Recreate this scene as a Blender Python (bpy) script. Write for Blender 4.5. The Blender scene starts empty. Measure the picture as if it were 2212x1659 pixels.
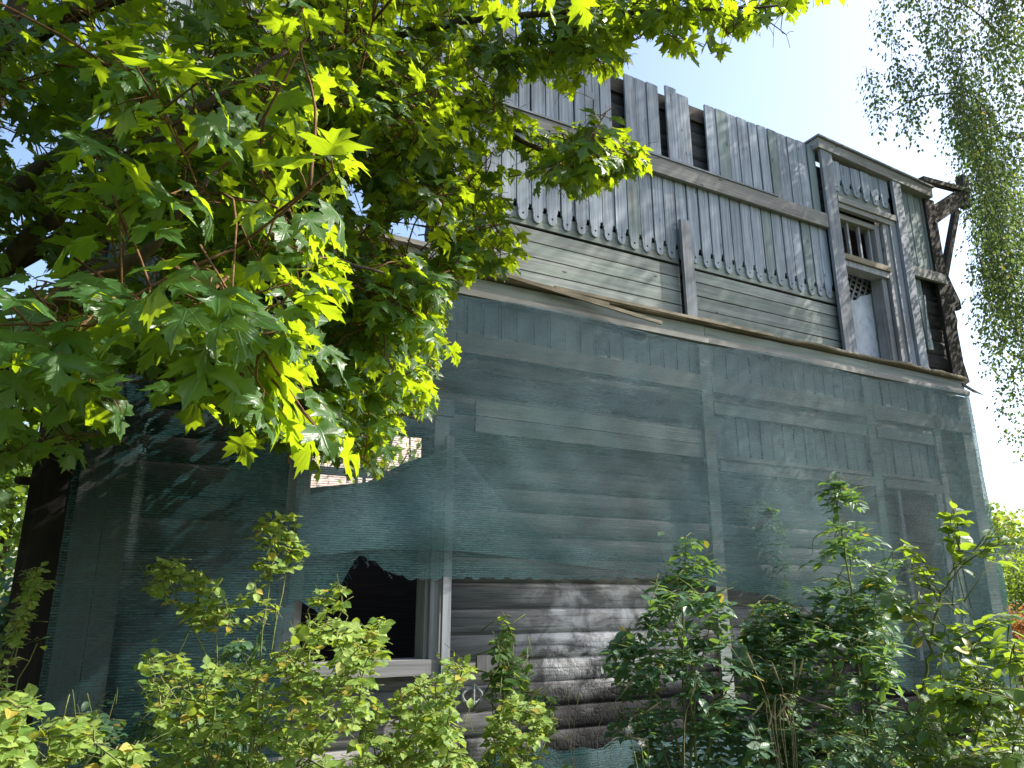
import bpy, bmesh, math, random
import numpy as np
from mathutils import Vector, Matrix
from mathutils.geometry import tessellate_polygon
random.seed(7); RNG = np.random.default_rng(11)
SC = bpy.context.scene; COL = SC.collection

# ------------------------------------------------------------------ camera, sky, sun, exposure
FPX = 1614.0                       # focal length in pixels of a 2212 px wide picture
TH = math.atan(455.5/FPX); CT, ST = math.cos(TH), math.sin(TH)
EYE = 1.6
cam = bpy.data.cameras.new('camera'); cam.sensor_width = 36; cam.lens = 36*FPX/2212
cam.clip_start = 0.05; cam.clip_end = 3000
camo = bpy.data.objects.new('camera', cam); COL.objects.link(camo)
camo.location = (0, 0, EYE); camo.rotation_euler = (math.pi/2+TH, 0, 0)
SC.camera = camo
# the facade: foot of the camera's perpendicular on it, direction along it, direction out of it
AW = math.radians(28.1); DW = 5.7
TV = np.array([math.cos(AW), math.sin(AW), 0.]); NV = np.array([math.sin(AW), -math.cos(AW), 0.])
FOOT = -NV*DW
SUN = 0.74*TV + 0.26*NV + np.array([0, 0, 0.68]); SUN /= np.linalg.norm(SUN)
SUN_EL = math.asin(SUN[2]); SUN_AZ = math.atan2(SUN[0], SUN[1])
wd = bpy.data.worlds.new('World'); SC.world = wd; wd.use_nodes = True
nt = wd.node_tree; nt.nodes.clear()
sky = nt.nodes.new('ShaderNodeTexSky'); sky.sky_type = 'NISHITA'; sky.sun_disc = False
sky.sun_elevation = SUN_EL; sky.sun_rotation = SUN_AZ
sky.air_density = 1.0; sky.dust_density = 2.2; sky.ozone_density = 1.0
bg = nt.nodes.new('ShaderNodeBackground'); bg.inputs[1].default_value = 0.15
wo = nt.nodes.new('ShaderNodeOutputWorld')
nt.links.new(sky.outputs[0], bg.inputs[0]); nt.links.new(bg.outputs[0], wo.inputs[0])
sl = bpy.data.lights.new('sun', 'SUN'); sl.energy = 5.0; sl.angle = math.radians(0.53); sl.color = (1, 0.95, 0.86)
so = bpy.data.objects.new('sun', sl); COL.objects.link(so)
so.rotation_euler = Vector(SUN).to_track_quat('Z', 'Y').to_euler(); so.location = (6, 0, 14)
vs = SC.view_settings; vs.view_transform = 'Standard'; vs.look = 'None'; vs.exposure = 1.25; vs.gamma = 1
SC.render.engine = 'CYCLES'
SC.cycles.transparent_max_bounces = 10; SC.cycles.max_bounces = 4; SC.cycles.diffuse_bounces = 2; SC.cycles.glossy_bounces = 2; SC.cycles.transmission_bounces = 4

# ------------------------------------------------------------------ pixels to places
def ray(px, py):
    a = (px-1106)/FPX; b = (829.5-py)/FPX
    return np.array([a, CT-ST*b, CT*b+ST])
def at(px, py, depth): return np.array([0, 0, EYE]) + ray(px, py)*depth
def W(px, py, w=0.0):                # pixel -> (u, z) on the facade plane, w metres in front of it
    r = ray(px, py); k = (DW-w)/(-r.dot(NV)); p = r*k
    return p.dot(TV), EYE+p[2]
def loc(u, w, z): return FOOT + TV*u + NV*w + np.array([0, 0, z])
def to_px(P):
    P = np.atleast_2d(P)-np.array([0, 0, EYE])
    d = P[:, 1]*CT+P[:, 2]*ST; d = np.where(d < .05, .05, d)
    b = (-P[:, 1]*ST+P[:, 2]*CT)/d
    return 1106+FPX*P[:, 0]/d, 829.5-FPX*b, d
def in_poly(x, y, poly):
    c = False; n = len(poly); j = n-1
    for i in range(n):
        xi, yi = poly[i]; xj, yj = poly[j]
        if (yi > y) != (yj > y) and x < (xj-xi)*(y-yi)/(yj-yi)+xi: c = not c
        j = i
    return c

# ------------------------------------------------------------------ node helpers
class NT:
    def __init__(s, name):
        s.m = bpy.data.materials.new(name); s.m.use_nodes = True
        s.t = s.m.node_tree; s.t.nodes.clear(); s.out = s.n('ShaderNodeOutputMaterial')
    def n(s, typ, **kw):
        nd = s.t.nodes.new(typ)
        for k, v in kw.items(): setattr(nd, k, v)
        return nd
    def put(s, sock, v):
        if isinstance(v, bpy.types.NodeSocket): s.t.links.new(v, sock)
        else:
            if isinstance(v, (tuple, list)) and len(v) == 3 and sock.type == 'RGBA': v = (*v, 1)
            sock.default_value = v
    def math(s, op, a, b=0.0, c=None, clamp=False):
        nd = s.n('ShaderNodeMath', operation=op, use_clamp=clamp); s.put(nd.inputs[0], a); s.put(nd.inputs[1], b)
        if c is not None: s.put(nd.inputs[2], c)
        return nd.outputs[0]
    def mix(s, f, a, b, blend='MIX'):
        nd = s.n('ShaderNodeMix', data_type='RGBA', blend_type=blend); nd.clamp_factor = True
        s.put(nd.inputs['Factor'], f); s.put(nd.inputs[6], a); s.put(nd.inputs[7], b); return nd.outputs[2]
    def coord(s, scale=(1, 1, 1), which='Object', offs=None):
        tc = s.n('ShaderNodeTexCoord'); mp = s.n('ShaderNodeMapping')
        s.put(mp.inputs['Vector'], tc.outputs[which]); mp.inputs['Scale'].default_value = scale
        if offs is not None: s.put(mp.inputs['Location'], offs)
        return mp.outputs[0]
    def noise(s, v, scale=1, detail=4, rough=.55, dist=0):
        nd = s.n('ShaderNodeTexNoise'); s.put(nd.inputs['Vector'], v); nd.inputs['Scale'].default_value = scale
        nd.inputs['Detail'].default_value = detail; nd.inputs['Roughness'].default_value = rough
        nd.inputs['Distortion'].default_value = dist; return nd.outputs['Fac']
    def ramp(s, f, lo, hi): 
        nd = s.n('ShaderNodeMapRange'); nd.clamp = True; s.put(nd.inputs[0], f)
        nd.inputs[1].default_value = lo; nd.inputs[2].default_value = hi; return nd.outputs[0]
    def sepz(s, v):
        nd = s.n('ShaderNodeSeparateXYZ'); s.put(nd.inputs[0], v); return nd.outputs
    def bump(s, h, strength=.3, dist=.01):
        nd = s.n('ShaderNodeBump'); nd.inputs['Strength'].default_value = strength
        nd.inputs['Distance'].default_value = dist; s.put(nd.inputs['Height'], h); return nd.outputs[0]
    def princ(s, col, rough=.8, spec=.3, normal=None):
        p = s.n('ShaderNodeBsdfPrincipled'); s.put(p.inputs['Base Color'], col); s.put(p.inputs['Roughness'], rough)
        s.put(p.inputs['Specular IOR Level'], spec)
        if normal is not None: s.put(p.inputs['Normal'], normal)
        return p.outputs[0]
    def done(s, sh): s.put(s.out.inputs[0], sh); return s.m
    def rnd(s): return s.n('ShaderNodeObjectInfo').outputs['Random']

def wood(name, c1, c2, axis='z', var=.17, green=0., stain=.5, bstr=.35):
    """weathered board: grain along one axis, tint of each board its own"""
    m = NT(name); r = m.rnd()
    off = m.n('ShaderNodeCombineXYZ'); k = m.math('MULTIPLY', r, 37.)
    for i in range(3): m.put(off.inputs[i], k)
    sc = {'z': (38, 38, 1.3), 'x': (1.3, 38, 38)}[axis]; sc2 = {'z': (130, 130, 3.), 'x': (3., 130, 130)}[axis]
    sc3 = {'z': (9, 9, 1.2), 'x': (1.2, 9, 9)}[axis]
    g1 = m.noise(m.coord(sc, offs=off.outputs[0]), 1, 5, .6, .4)
    g2 = m.noise(m.coord(sc2, offs=off.outputs[0]), 1, 3, .6)
    big = m.noise(m.coord(sc3, offs=off.outputs[0]), 1, 3, .5)
    wear = m.noise(m.coord((1.1, 1.1, 1.1)), 1, 4, .6)
    col = m.mix(m.ramp(g1, .3, .7), c1, c2)
    col = m.mix(m.math('MULTIPLY', m.ramp(g2, .62, .40), .0), col, c1)
    crack = m.ramp(g2, .40, .28); col = m.mix(m.math('MULTIPLY', crack, .55), col, (.04, .038, .036))
    if green: col = m.mix(m.math('MULTIPLY', m.ramp(big, .40, .62), green), col, (.19, .25, .20))
    col = m.mix(m.math('MULTIPLY', m.ramp(wear, .55, .75), stain), col, (.10, .085, .07))
    kn = m.n('ShaderNodeTexVoronoi', feature='F1'); ks = {'z': (7, 7, 2.6), 'x': (2.6, 7, 7)}[axis]
    m.put(kn.inputs['Vector'], m.coord(ks, offs=off.outputs[0])); kn.inputs['Scale'].default_value = 1
    col = m.mix(m.math('MULTIPLY', m.ramp(kn.outputs['Distance'], .10, .05), .8), col, (.035, .03, .027))
    st2 = m.noise(m.coord({'z': (16, 16, 1.6), 'x': (1.6, 16, 16)}[axis], offs=off.outputs[0]), 1, 2, .5)
    col = m.mix(m.math('MULTIPLY', m.ramp(st2, .64, .76), .5), col, (.17, .12, .08))
    br = m.math('MULTIPLY_ADD', r, 2*var, 1-var)
    hs = m.n('ShaderNodeHueSaturation'); m.put(hs.inputs['Value'], br); m.put(hs.inputs['Color'], col)
    h = m.math('ADD', m.math('MULTIPLY', g1, .6), m.math('MULTIPLY', g2, .5))
    return m.done(m.princ(hs.outputs[0], .85, .25, m.bump(h, bstr, .006)))

M = {}
M['plank'] = wood('grey_planks', (.16, .185, .22), (.39, .43, .475), 'z', var=.13)
M['plank_green'] = wood('faded_green_planks', (.14, .17, .18), (.28, .325, .33), 'z', green=.4, var=.13)
M['siding'] = wood('grey_green_siding', (.16, .175, .165), (.34, .36, .33), 'x', green=.4)
M['beam'] = wood('bare_grey_beam', (.19, .18, .165), (.33, .315, .29), 'x', green=.12, stain=.7)
M['post'] = wood('grey_post', (.18, .19, .215), (.32, .335, .365), 'z', green=.15)
M['cap'] = wood('brown_rotten_cap', (.15, .12, .08), (.31, .265, .19), 'x', stain=.6)
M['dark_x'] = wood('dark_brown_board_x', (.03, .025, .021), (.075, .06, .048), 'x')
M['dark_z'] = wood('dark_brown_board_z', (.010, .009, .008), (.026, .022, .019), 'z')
M['grey_brown'] = wood('grey_brown_board', (.065, .065, .065), (.13, .13, .13), 'z')
M['grey_brown2'] = wood('grey_sill', (.12, .12, .12), (.22, .22, .225), 'x')
M['pale_paint'] = wood('peeling_white_paint', (.20, .20, .20), (.38, .385, .39), 'z', stain=.6)

def log_mat():
    """old logs: grey brown, scorched black near the ground, ash-white streaks round the burn"""
    m = NT('weathered_logs'); r = m.rnd()
    g1 = m.noise(m.coord((1.2, 30, 30)), 1, 5, .62, .5); g2 = m.noise(m.coord((3, 120, 120)), 1, 3, .6)
    xyz = m.sepz(m.coord((1, 1, 1)))
    col = m.mix(m.ramp(g1, .3, .7), (.10, .098, .097), (.27, .265, .26))
    col = m.mix(m.math('MULTIPLY', m.ramp(g2, .42, .30), .75), col, (.02, .018, .016))
    wob = m.noise(m.coord((2.2, 2.2, 2.6)), 1, 4, .6)
    zz = m.math('ADD', xyz[2], m.math('MULTIPLY_ADD', wob, 1.5, -.75))
    right = m.ramp(xyz[0], 2.75, 3.7)                                          # the fire stood right of the window
    ch = m.math('MULTIPLY', m.ramp(zz, 1.35, .85), right)
    ch = m.math('MAXIMUM', ch, m.ramp(zz, .55, .25))
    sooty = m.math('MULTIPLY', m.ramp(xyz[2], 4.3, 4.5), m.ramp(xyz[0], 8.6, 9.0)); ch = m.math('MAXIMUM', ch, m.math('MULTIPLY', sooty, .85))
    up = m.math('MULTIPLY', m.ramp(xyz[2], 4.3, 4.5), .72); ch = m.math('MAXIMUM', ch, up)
    ck = m.n('ShaderNodeTexVoronoi', feature='DISTANCE_TO_EDGE'); m.put(ck.inputs['Vector'], m.coord((24, 24, 13))); ck.inputs['Scale'].default_value = 1
    crack = m.ramp(ck.outputs['Distance'], .10, .02)
    soot = m.math('MULTIPLY', m.ramp(xyz[0], 1.35, 1.0), m.ramp(xyz[2], 3.75, 3.5)); col = m.mix(m.math('MULTIPLY', soot, .95), col, (.010, .008, .007))  # left bay logs blackened in colour to imitate the maple's shade
    col = m.mix(ch, col, m.mix(crack, (.014, .014, .016), (.004, .004, .004)))
    band = m.math('MULTIPLY', m.ramp(xyz[0], 3.0, 3.4), m.ramp(xyz[0], 5.3, 4.6))
    band = m.math('MULTIPLY', band, m.math('MULTIPLY', m.ramp(xyz[2], .75, 1.0), m.ramp(xyz[2], 1.9, 1.6)))
    st = m.noise(m.coord((3.2, 3.2, 4.2)), 1, 5, .7, .6)
    ash = m.math('MULTIPLY', band, m.math('MULTIPLY', m.ramp(st, .43, .60), m.ramp(g1, .28, .5)))
    col = m.mix(m.math('MULTIPLY', ash, .9), col, (.52, .52, .53))
    hs = m.n('ShaderNodeHueSaturation'); m.put(hs.inputs['Value'], m.math('MULTIPLY_ADD', r, .6, .75)); m.put(hs.inputs['Color'], col)
    h = m.math('ADD', m.math('ADD', g1, m.math('MULTIPLY', g2, .5)), m.math('MULTIPLY', m.math('MULTIPLY', crack, ch), -.8))
    return m.done(m.princ(hs.outputs[0], .88, .25, m.bump(h, .4, .010)))
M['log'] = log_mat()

def net_mat():
    """knitted green shade cloth: thin threads, see-through between them"""
    m = NT('green_shade_cloth')
    v = m.coord((1, 1, 1)); xyz = m.sepz(v)
    wob = m.noise(m.coord((3, 3, 6)), 1, 2, .5)
    zz = m.math('ADD', xyz[2], m.math('MULTIPLY', wob, .02))
    rows = m.math('SINE', m.math('MULTIPLY', zz, 2*math.pi/.017))
    rows = m.math('MULTIPLY_ADD', rows, .5, .5)
    thr = m.noise(m.coord((26, 26, 120)), 1, 2, .7)
    lowf = m.noise(m.coord((1.6, 1.6, 2.4)), 1, 4, .6)
    slub = m.noise(m.coord((7, 7, 70)), 1, 3, .7)
    op = m.math('MULTIPLY_ADD', rows, .40, .39)
    op = m.math('ADD', op, m.math('MULTIPLY_ADD', thr, 1.0, -.5))
    op = m.math('ADD', op, m.math('MULTIPLY_ADD', slub, .7, -.35))
    op = m.math('ADD', op, m.math('MULTIPLY_ADD', lowf, .7, -.35), clamp=True)
    col = m.mix(thr, (.010, .044, .049), (.029, .100, .108))
    d = m.n('ShaderNodeBsdfDiffuse'); m.put(d.inputs[0], col); m.put(d.inputs['Normal'], m.bump(m.math('ADD', rows, thr), .35, .004))
    t = m.n('ShaderNodeBsdfTranslucent'); m.put(t.inputs[0], m.mix(thr, (.04, .12, .13), (.09, .20, .205)))
    gl = m.n('ShaderNodeBsdfGlossy'); gl.inputs['Roughness'].default_value = .38; m.put(gl.inputs[0], (.8, .9, .9))
    a = m.n('ShaderNodeMixShader'); a.inputs[0].default_value = .35; m.put(a.inputs[1], d.outputs[0]); m.put(a.inputs[2], t.outputs[0])
    a2 = m.n('ShaderNodeMixShader'); a2.inputs[0].default_value = .05; m.put(a2.inputs[1], a.outputs[0]); m.put(a2.inputs[2], gl.outputs[0])
    tr = m.n('ShaderNodeBsdfTransparent')
    b = m.n('ShaderNodeMixShader'); m.put(b.inputs[0], op); m.put(b.inputs[1], tr.outputs[0]); m.put(b.inputs[2], a2.outputs[0])
    return m.done(b.outputs[0])
M['net'] = net_mat()

def leaf_mat(name, dark, light, trans, yellow=(.30, .24, .03), ymix=.0, veins=False, obj=True, tfac=.42, rough=.42, spec=.45):
    m = NT(name)
    if obj: r = m.rnd(); lc = m.n('ShaderNodeTexCoord').outputs['Object']
    else:
        r = m.n('ShaderNodeAttribute', attribute_name='rnd').outputs['Fac']
        lc = m.n('ShaderNodeAttribute', attribute_name='lc').outputs['Vector']
    col = m.mix(r, dark, light); tc = m.mix(r, trans, tuple(c*.8 for c in trans))
    if ymix:
        r2 = m.math('FRACT', m.math('MULTIPLY', r, 7.13)); y = m.ramp(r2, 1-ymix, 1-ymix*.6)
        col = m.mix(y, col, yellow); tc = m.mix(y, tc, tuple(min(1, c*1.6) for c in yellow))
    x, y_, z_ = m.sepz(lc)
    if veins:
        ang = m.math('ARCTAN2', x, m.math('ADD', y_, .02)); rad = m.math('SQRT', m.math('ADD', m.math('MULTIPLY', x, x), m.math('MULTIPLY', y_, y_)))
        fr = m.math('PINGPONG', ang, .42); d = m.math('MULTIPLY', fr, rad)
        side = m.math('PINGPONG', m.math('ADD', rad, m.math('MULTIPLY', fr, -1.1)), .045)
        v = m.math('MAXIMUM', m.ramp(d, .022, .008), m.math('MULTIPLY', m.ramp(side, .012, .003), .45))
    else:
        d = m.math('ABSOLUTE', x); v = m.ramp(d, .035, .012)
        side = m.math('PINGPONG', m.math('ADD', y_, m.math('MULTIPLY', d, -.8)), .07)
        v = m.math('MAXIMUM', v, m.math('MULTIPLY', m.ramp(side, .02, .005), .4))
    col = m.mix(m.math('MULTIPLY', v, .35), col, tuple(min(1, c*2.2) for c in light))
    tc = m.mix(m.math('MULTIPLY', v, .35), tc, tuple(c*.45 for c in trans))
    vo = m.n('ShaderNodeVectorMath', operation='ADD'); m.put(vo.inputs[0], lc); kk = m.n('ShaderNodeCombineXYZ'); m.put(kk.inputs[0], m.math('MULTIPLY', r, 91.)); m.put(kk.inputs[1], m.math('MULTIPLY', r, 57.)); m.put(vo.inputs[1], kk.outputs[0])
    sp = m.noise(vo.outputs[0], 5.5, 3, .6); mott = m.noise(vo.outputs[0], 2.2, 2, .5)
    col = m.mix(m.math('MULTIPLY', m.ramp(sp, .66, .74), .7), col, (.14, .09, .03)); tc = m.mix(m.math('MULTIPLY', m.ramp(sp, .66, .74), .8), tc, (.10, .06, .01))
    hv = m.n('ShaderNodeHueSaturation'); m.put(hv.inputs['Value'], m.math('MULTIPLY_ADD', mott, .7, .65)); m.put(hv.inputs['Color'], col); col = hv.outputs[0]
    p = m.princ(col, rough, spec, m.bump(m.math('ADD', v, m.math('MULTIPLY', mott, 1.5)), .35, .006))
    t = m.n('ShaderNodeBsdfTranslucent'); m.put(t.inputs[0], tc)
    a = m.n('ShaderNodeMixShader'); a.inputs[0].default_value = tfac; m.put(a.inputs[1], p); m.put(a.inputs[2], t.outputs[0])
    return m.done(a.outputs[0])
def leaf_pair(key, *a, **k):
    M[key] = leaf_mat(key+'_leaf', *a, obj=True, **k); M[key+'_s'] = leaf_mat(key+'_foliage', *a, obj=False, **k)
leaf_pair('maple', (.022, .072, .020), (.048, .115, .028), (.50, .68, .015), veins=True, tfac=.44, rough=.36, spec=.5)
leaf_pair('rose', (.085, .175, .035), (.27, .36, .085), (.40, .52, .05), ymix=.07, yellow=(.36, .28, .05), rough=.5, spec=.35)
leaf_pair('ash', (.034, .095, .055), (.085, .165, .09), (.22, .38, .05), ymix=.02, rough=.40)
leaf_pair('elm', (.035, .085, .030), (.065, .125, .035), (.36, .52, .03), ymix=.03, rough=.36, spec=.5)
leaf_pair('birch', (.035, .070, .040), (.06, .105, .050), (.17, .26, .05), ymix=.04, rough=.6, spec=.15)
leaf_pair('lime', (.06, .12, .02), (.12, .19, .03), (.40, .55, .04), rough=.5)
leaf_pair('rust', (.18, .07, .02), (.30, .14, .04), (.45, .20, .05), rough=.7)

def simple(name, c1, c2, scale=(6, 6, 6), rough=.9, bstr=.4, detail=5):
    m = NT(name); n = m.noise(m.coord(scale), 1, detail, .6); n2 = m.noise(m.coord(tuple(s*7 for s in scale)), 1, 3, .6)
    col = m.mix(m.ramp(n, .32, .68), c1, c2); col = m.mix(m.math('MULTIPLY', m.ramp(n2, .5, .3), .4), col, tuple(c*.5 for c in c1))
    return m.done(m.princ(col, rough, .2, m.bump(m.math('ADD', n, m.math('MULTIPLY', n2, .4)), bstr, .02)))
M['bark'] = simple('maple_bark', (.055, .04, .03), (.13, .10, .075), (14, 14, 4))
M['twig'] = simple('reddish_twig', (.10, .05, .025), (.20, .11, .05), (30, 30, 30))
M['stem'] = simple('green_stem', (.10, .13, .04), (.18, .19, .07), (30, 30, 30))
M['birch_bark'] = simple('birch_bark', (.10, .10, .09), (.62, .60, .56), (3, 3, 9))
M['ground'] = simple('ground_soil', (.035, .045, .018), (.085, .085, .04), (1.3, 1.3, 1.3))
M['plaster'] = simple('grey_plaster', (.40, .42, .47), (.62, .64, .68), (2.0, 2.0, 1.4), bstr=.1)
M['straw'] = simple('dry_straw', (.30, .22, .12), (.46, .36, .22), (20, 20, 20))
M['white_paint'] = simple('chalk_paint', (.16, .17, .17), (.42, .44, .44), (40, 40, 40))
M['pink_wall'] = simple('pink_render', (.60, .47, .43), (.72, .58, .54), (.8, .8, .8), bstr=.1)
M['grey_wall'] = simple('grey_block_wall', (.30, .28, .28), (.40, .37, .36), (1.2, 1.2, 1.2), bstr=.2)
M['roofing'] = simple('grey_roofing', (.18, .18, .19), (.28, .28, .29), (2, 2, 2))
M['black_metal'] = simple('rusty_dark_metal', (.02, .018, .018), (.06, .045, .04), (20, 20, 20), rough=.6)
M['fluff'] = simple('white_fluff', (.55, .52, .47), (.75, .72, .66), (60, 60, 60))
def glass():
    m = NT('window_glass'); return m.done(m.princ((.05, .06, .07), .08, .6))
M['glass'] = glass()

# ------------------------------------------------------------------ mesh helpers
def mesh_obj(name, verts, faces, mat, parent=None, smooth=False):
    me = bpy.data.meshes.new(name); me.from_pydata([tuple(v) for v in verts], [], [tuple(f) for f in faces]); me.update()
    if mat: me.materials.append(M[mat] if isinstance(mat, str) else mat)
    if smooth: me.shade_smooth()
    o = bpy.data.objects.new(name, me); COL.objects.link(o)
    if parent: o.parent = parent
    return o
def tag(o, label=None, cat=None, group=None, kind=None):
    if label: o['label'] = label
    if cat: o['category'] = cat
    if group: o['group'] = group
    if kind: o['kind'] = kind
    return o
def empty(name, p, label, cat, group=None, rz=0):
    o = bpy.data.objects.new(name, None); COL.objects.link(o); o.location = tuple(p); o.rotation_euler = (0, 0, rz); o.empty_display_size = .2
    return tag(o, label, cat, group)
class MB:
    def __init__(s): s.v = []; s.f = []
    def add(s, v, f):
        b = len(s.v); s.v += [tuple(p) for p in v]; s.f += [tuple(i+b for i in q) for q in f]
    def box(s, x0, x1, y0, y1, z0, z1, tilt=0, jit=0.0):
        j = lambda: random.uniform(-jit, jit)
        v = [(x+j(), y, z+j()) for z in (z0, z1) for x, y in ((x0, y0), (x1, y0), (x1, y1), (x0, y1))]
        if tilt:
            cx, cz = (x0+x1)/2, (z0+z1)/2; c, t = math.cos(tilt), math.sin(tilt)
            v = [(cx+(x-cx)*c-(z-cz)*t, y, cz+(x-cx)*t+(z-cz)*c) for x, y, z in v]
        s.add(v, [(0, 3, 2, 1), (4, 5, 6, 7), (0, 1, 5, 4), (1, 2, 6, 5), (2, 3, 7, 6), (3, 0, 4, 7)])
    def bar(s, p, q, a, b):            # square bar between two points
        p, q = np.array(p, float), np.array(q, float); d = q-p; d /= np.linalg.norm(d)
        h = np.array([0, 1., 0]) if abs(d[1]) < .9 else np.array([1., 0, 0]); r = np.cross(d, h); r /= np.linalg.norm(r); k = np.cross(r, d)
        v = [e+r*sx*a/2+k*sy*b/2 for e in (p, q) for sx, sy in ((-1, -1), (1, -1), (1, 1), (-1, 1))]
        s.add(v, [(0, 3, 2, 1), (4, 5, 6, 7), (0, 1, 5, 4), (1, 2, 6, 5), (2, 3, 7, 6), (3, 0, 4, 7)])
    def tube(s, pts, rad, n=5):
        pts = np.array(pts, float); m = len(pts)
        if np.isscalar(rad): rad = [rad]*m
        T = np.gradient(pts, axis=0); T /= np.linalg.norm(T, axis=1)[:, None]+1e-9
        h = np.array([.3, .2, .93]) if abs(T[0][2]) < .8 else np.array([.9, .3, .1])
        A = np.cross(T, h); A /= np.linalg.norm(A, axis=1)[:, None]+1e-9; B = np.cross(T, A)
        an = np.arange(n)*2*math.pi/n
        v = (pts[:, None, :] + np.array(rad)[:, None, None]*(np.cos(an)[None, :, None]*A[:, None, :]+np.sin(an)[None, :, None]*B[:, None, :])).reshape(-1, 3)
        f = [(i*n+k, i*n+(k+1) % n, (i+1)*n+(k+1) % n, (i+1)*n+k) for i in range(m-1) for k in range(n)]
        f += [tuple(range(n))[::-1], tuple((m-1)*n+k for k in range(n))]
        s.add(v, f)
    def prism(s, outer, y0, y1, holes=()):   # outline in x,z pulled from y0 (front) to y1
        loops = [list(outer)]+[list(h) for h in holes]; flat = [p for l in loops for p in l]
        tris = tessellate_polygon([[Vector((x, z, 0)) for x, z in l] for l in loops]); n = len(flat)
        v = [(x, y0, z) for x, z in flat]+[(x, y1, z) for x, z in flat]
        f = [tuple(t) for t in tris]+[tuple(i+n for i in t[::-1]) for t in tris]
        b = 0
        for l in loops:
            k = len(l); f += [(b+i, b+(i+1) % k, n+b+(i+1) % k, n+b+i) for i in range(k)]; b += k
        s.add(v, f)
    def build(s, name, mat, parent=None, smooth=False):
        o = mesh_obj(name, s.v, s.f, mat, parent, smooth)
        bm = bmesh.new(); bm.from_mesh(o.data); bmesh.ops.recalc_face_normals(bm, faces=bm.faces); bm.to_mesh(o.data); bm.free()
        return o
def catmull(P, n=5):
    P = np.array(P, float); Q = np.vstack([2*P[0]-P[1], P, 2*P[-1]-P[-2]]); out = []
    for i in range(1, len(Q)-2):
        for t in np.linspace(0, 1, n, endpoint=False):
            a, b, c, d = Q[i-1], Q[i], Q[i+1], Q[i+2]
            out.append(.5*((2*b)+(-a+c)*t+(2*a-5*b+4*c-d)*t*t+(-a+3*b-3*c+d)*t**3))
    out.append(P[-1]); return np.array(out)

# ------------------------------------------------------------------ ground
gm = MB(); N = 60; R = [0, 1.5, 3, 5, 8, 12, 20, 40, 90, 250, 900]
gv = [(0, 0, 0)]; gf = []
for r in R[1:]:
    for k in range(N):
        a = 2*math.pi*k/N; z = random.uniform(-.03, .03) if 1 < r < 30 else 0
        gv.append((r*math.cos(a), 3+r*math.sin(a), z))
for k in range(N): gf.append((0, 1+k, 1+(k+1) % N))
for i in range(len(R)-2):
    for k in range(N): a = 1+i*N+k; b = 1+i*N+(k+1) % N; gf.append((a, a+N, b+N, b))
tag(mesh_obj('ground', gv, gf, 'ground', smooth=True), kind='structure')

# ------------------------------------------------------------------ the house (local x along the facade, y into the house, z up)
HOUSE = empty('wooden_house', FOOT, 'derelict two storey wooden house with scalloped grey boarding and charred logs', 'house', rz=AW)
def box(name, mat, x0, x1, w0, w1, z0, z1, parent=None, tilt=0, jit=.0):
    b = MB(); b.box(x0, x1, -w1, -w0, z0, z1, tilt, jit); return b.build(name, mat, parent or HOUSE)
UL, UR = -.30, 9.80                                     # ends of the facade
Z_LEDGE, Z_TOP, Z_BEAM = 4.165, 7.2, 6.1
WIN = (1.28, 2.30, 1.13, 2.93)                          # lower window u0,u1,z0,z1
DOOR = (7.72, 8.60, 4.38, 6.35)                         # upper opening
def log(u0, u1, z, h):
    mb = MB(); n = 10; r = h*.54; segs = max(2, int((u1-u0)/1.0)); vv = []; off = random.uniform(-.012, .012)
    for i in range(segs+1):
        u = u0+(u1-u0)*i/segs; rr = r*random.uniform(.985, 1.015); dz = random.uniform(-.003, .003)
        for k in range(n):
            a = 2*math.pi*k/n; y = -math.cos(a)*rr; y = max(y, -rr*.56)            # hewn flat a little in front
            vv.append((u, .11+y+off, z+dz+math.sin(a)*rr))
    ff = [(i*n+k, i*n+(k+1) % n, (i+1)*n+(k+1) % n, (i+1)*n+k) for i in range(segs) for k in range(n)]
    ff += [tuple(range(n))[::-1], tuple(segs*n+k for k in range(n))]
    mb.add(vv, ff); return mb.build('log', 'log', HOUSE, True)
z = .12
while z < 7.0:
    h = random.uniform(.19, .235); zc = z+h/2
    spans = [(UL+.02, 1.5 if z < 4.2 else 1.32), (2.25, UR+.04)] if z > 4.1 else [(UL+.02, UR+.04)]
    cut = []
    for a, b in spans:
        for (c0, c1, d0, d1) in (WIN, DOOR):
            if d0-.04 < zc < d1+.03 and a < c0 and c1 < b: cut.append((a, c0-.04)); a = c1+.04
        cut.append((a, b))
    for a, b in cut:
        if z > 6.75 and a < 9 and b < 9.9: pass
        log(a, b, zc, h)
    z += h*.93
box('top_plate', 'dark_x', 2.26, 7.46, -.22, -.02, 6.98, 7.17)
# floor slab, back and end walls
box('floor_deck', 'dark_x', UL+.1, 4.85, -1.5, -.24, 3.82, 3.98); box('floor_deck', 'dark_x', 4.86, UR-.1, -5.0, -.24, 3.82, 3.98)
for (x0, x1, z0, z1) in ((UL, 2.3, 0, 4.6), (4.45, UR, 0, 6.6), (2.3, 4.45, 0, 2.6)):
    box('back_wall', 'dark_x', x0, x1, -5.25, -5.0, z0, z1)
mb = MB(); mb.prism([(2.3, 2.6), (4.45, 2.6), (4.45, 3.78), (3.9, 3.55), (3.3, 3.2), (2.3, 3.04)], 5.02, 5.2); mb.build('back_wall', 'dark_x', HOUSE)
for x0 in (UL, UR-.25):
    mb = MB(); zz = .1; y0 = .25
    while zz < 6.9:
        mb.tube([(x0+.125, y0, zz+.1), (x0+.125, 2.5, zz+.1), (x0+.125, 5.0, zz+.1)], .118, 8); zz += .205
    mb.build('end_wall', 'log', HOUSE, True)
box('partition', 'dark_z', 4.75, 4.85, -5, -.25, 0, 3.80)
box('partition', 'dark_z', 5.9, 6.0, -5, -.25, 4.0, 6.7)

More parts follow.
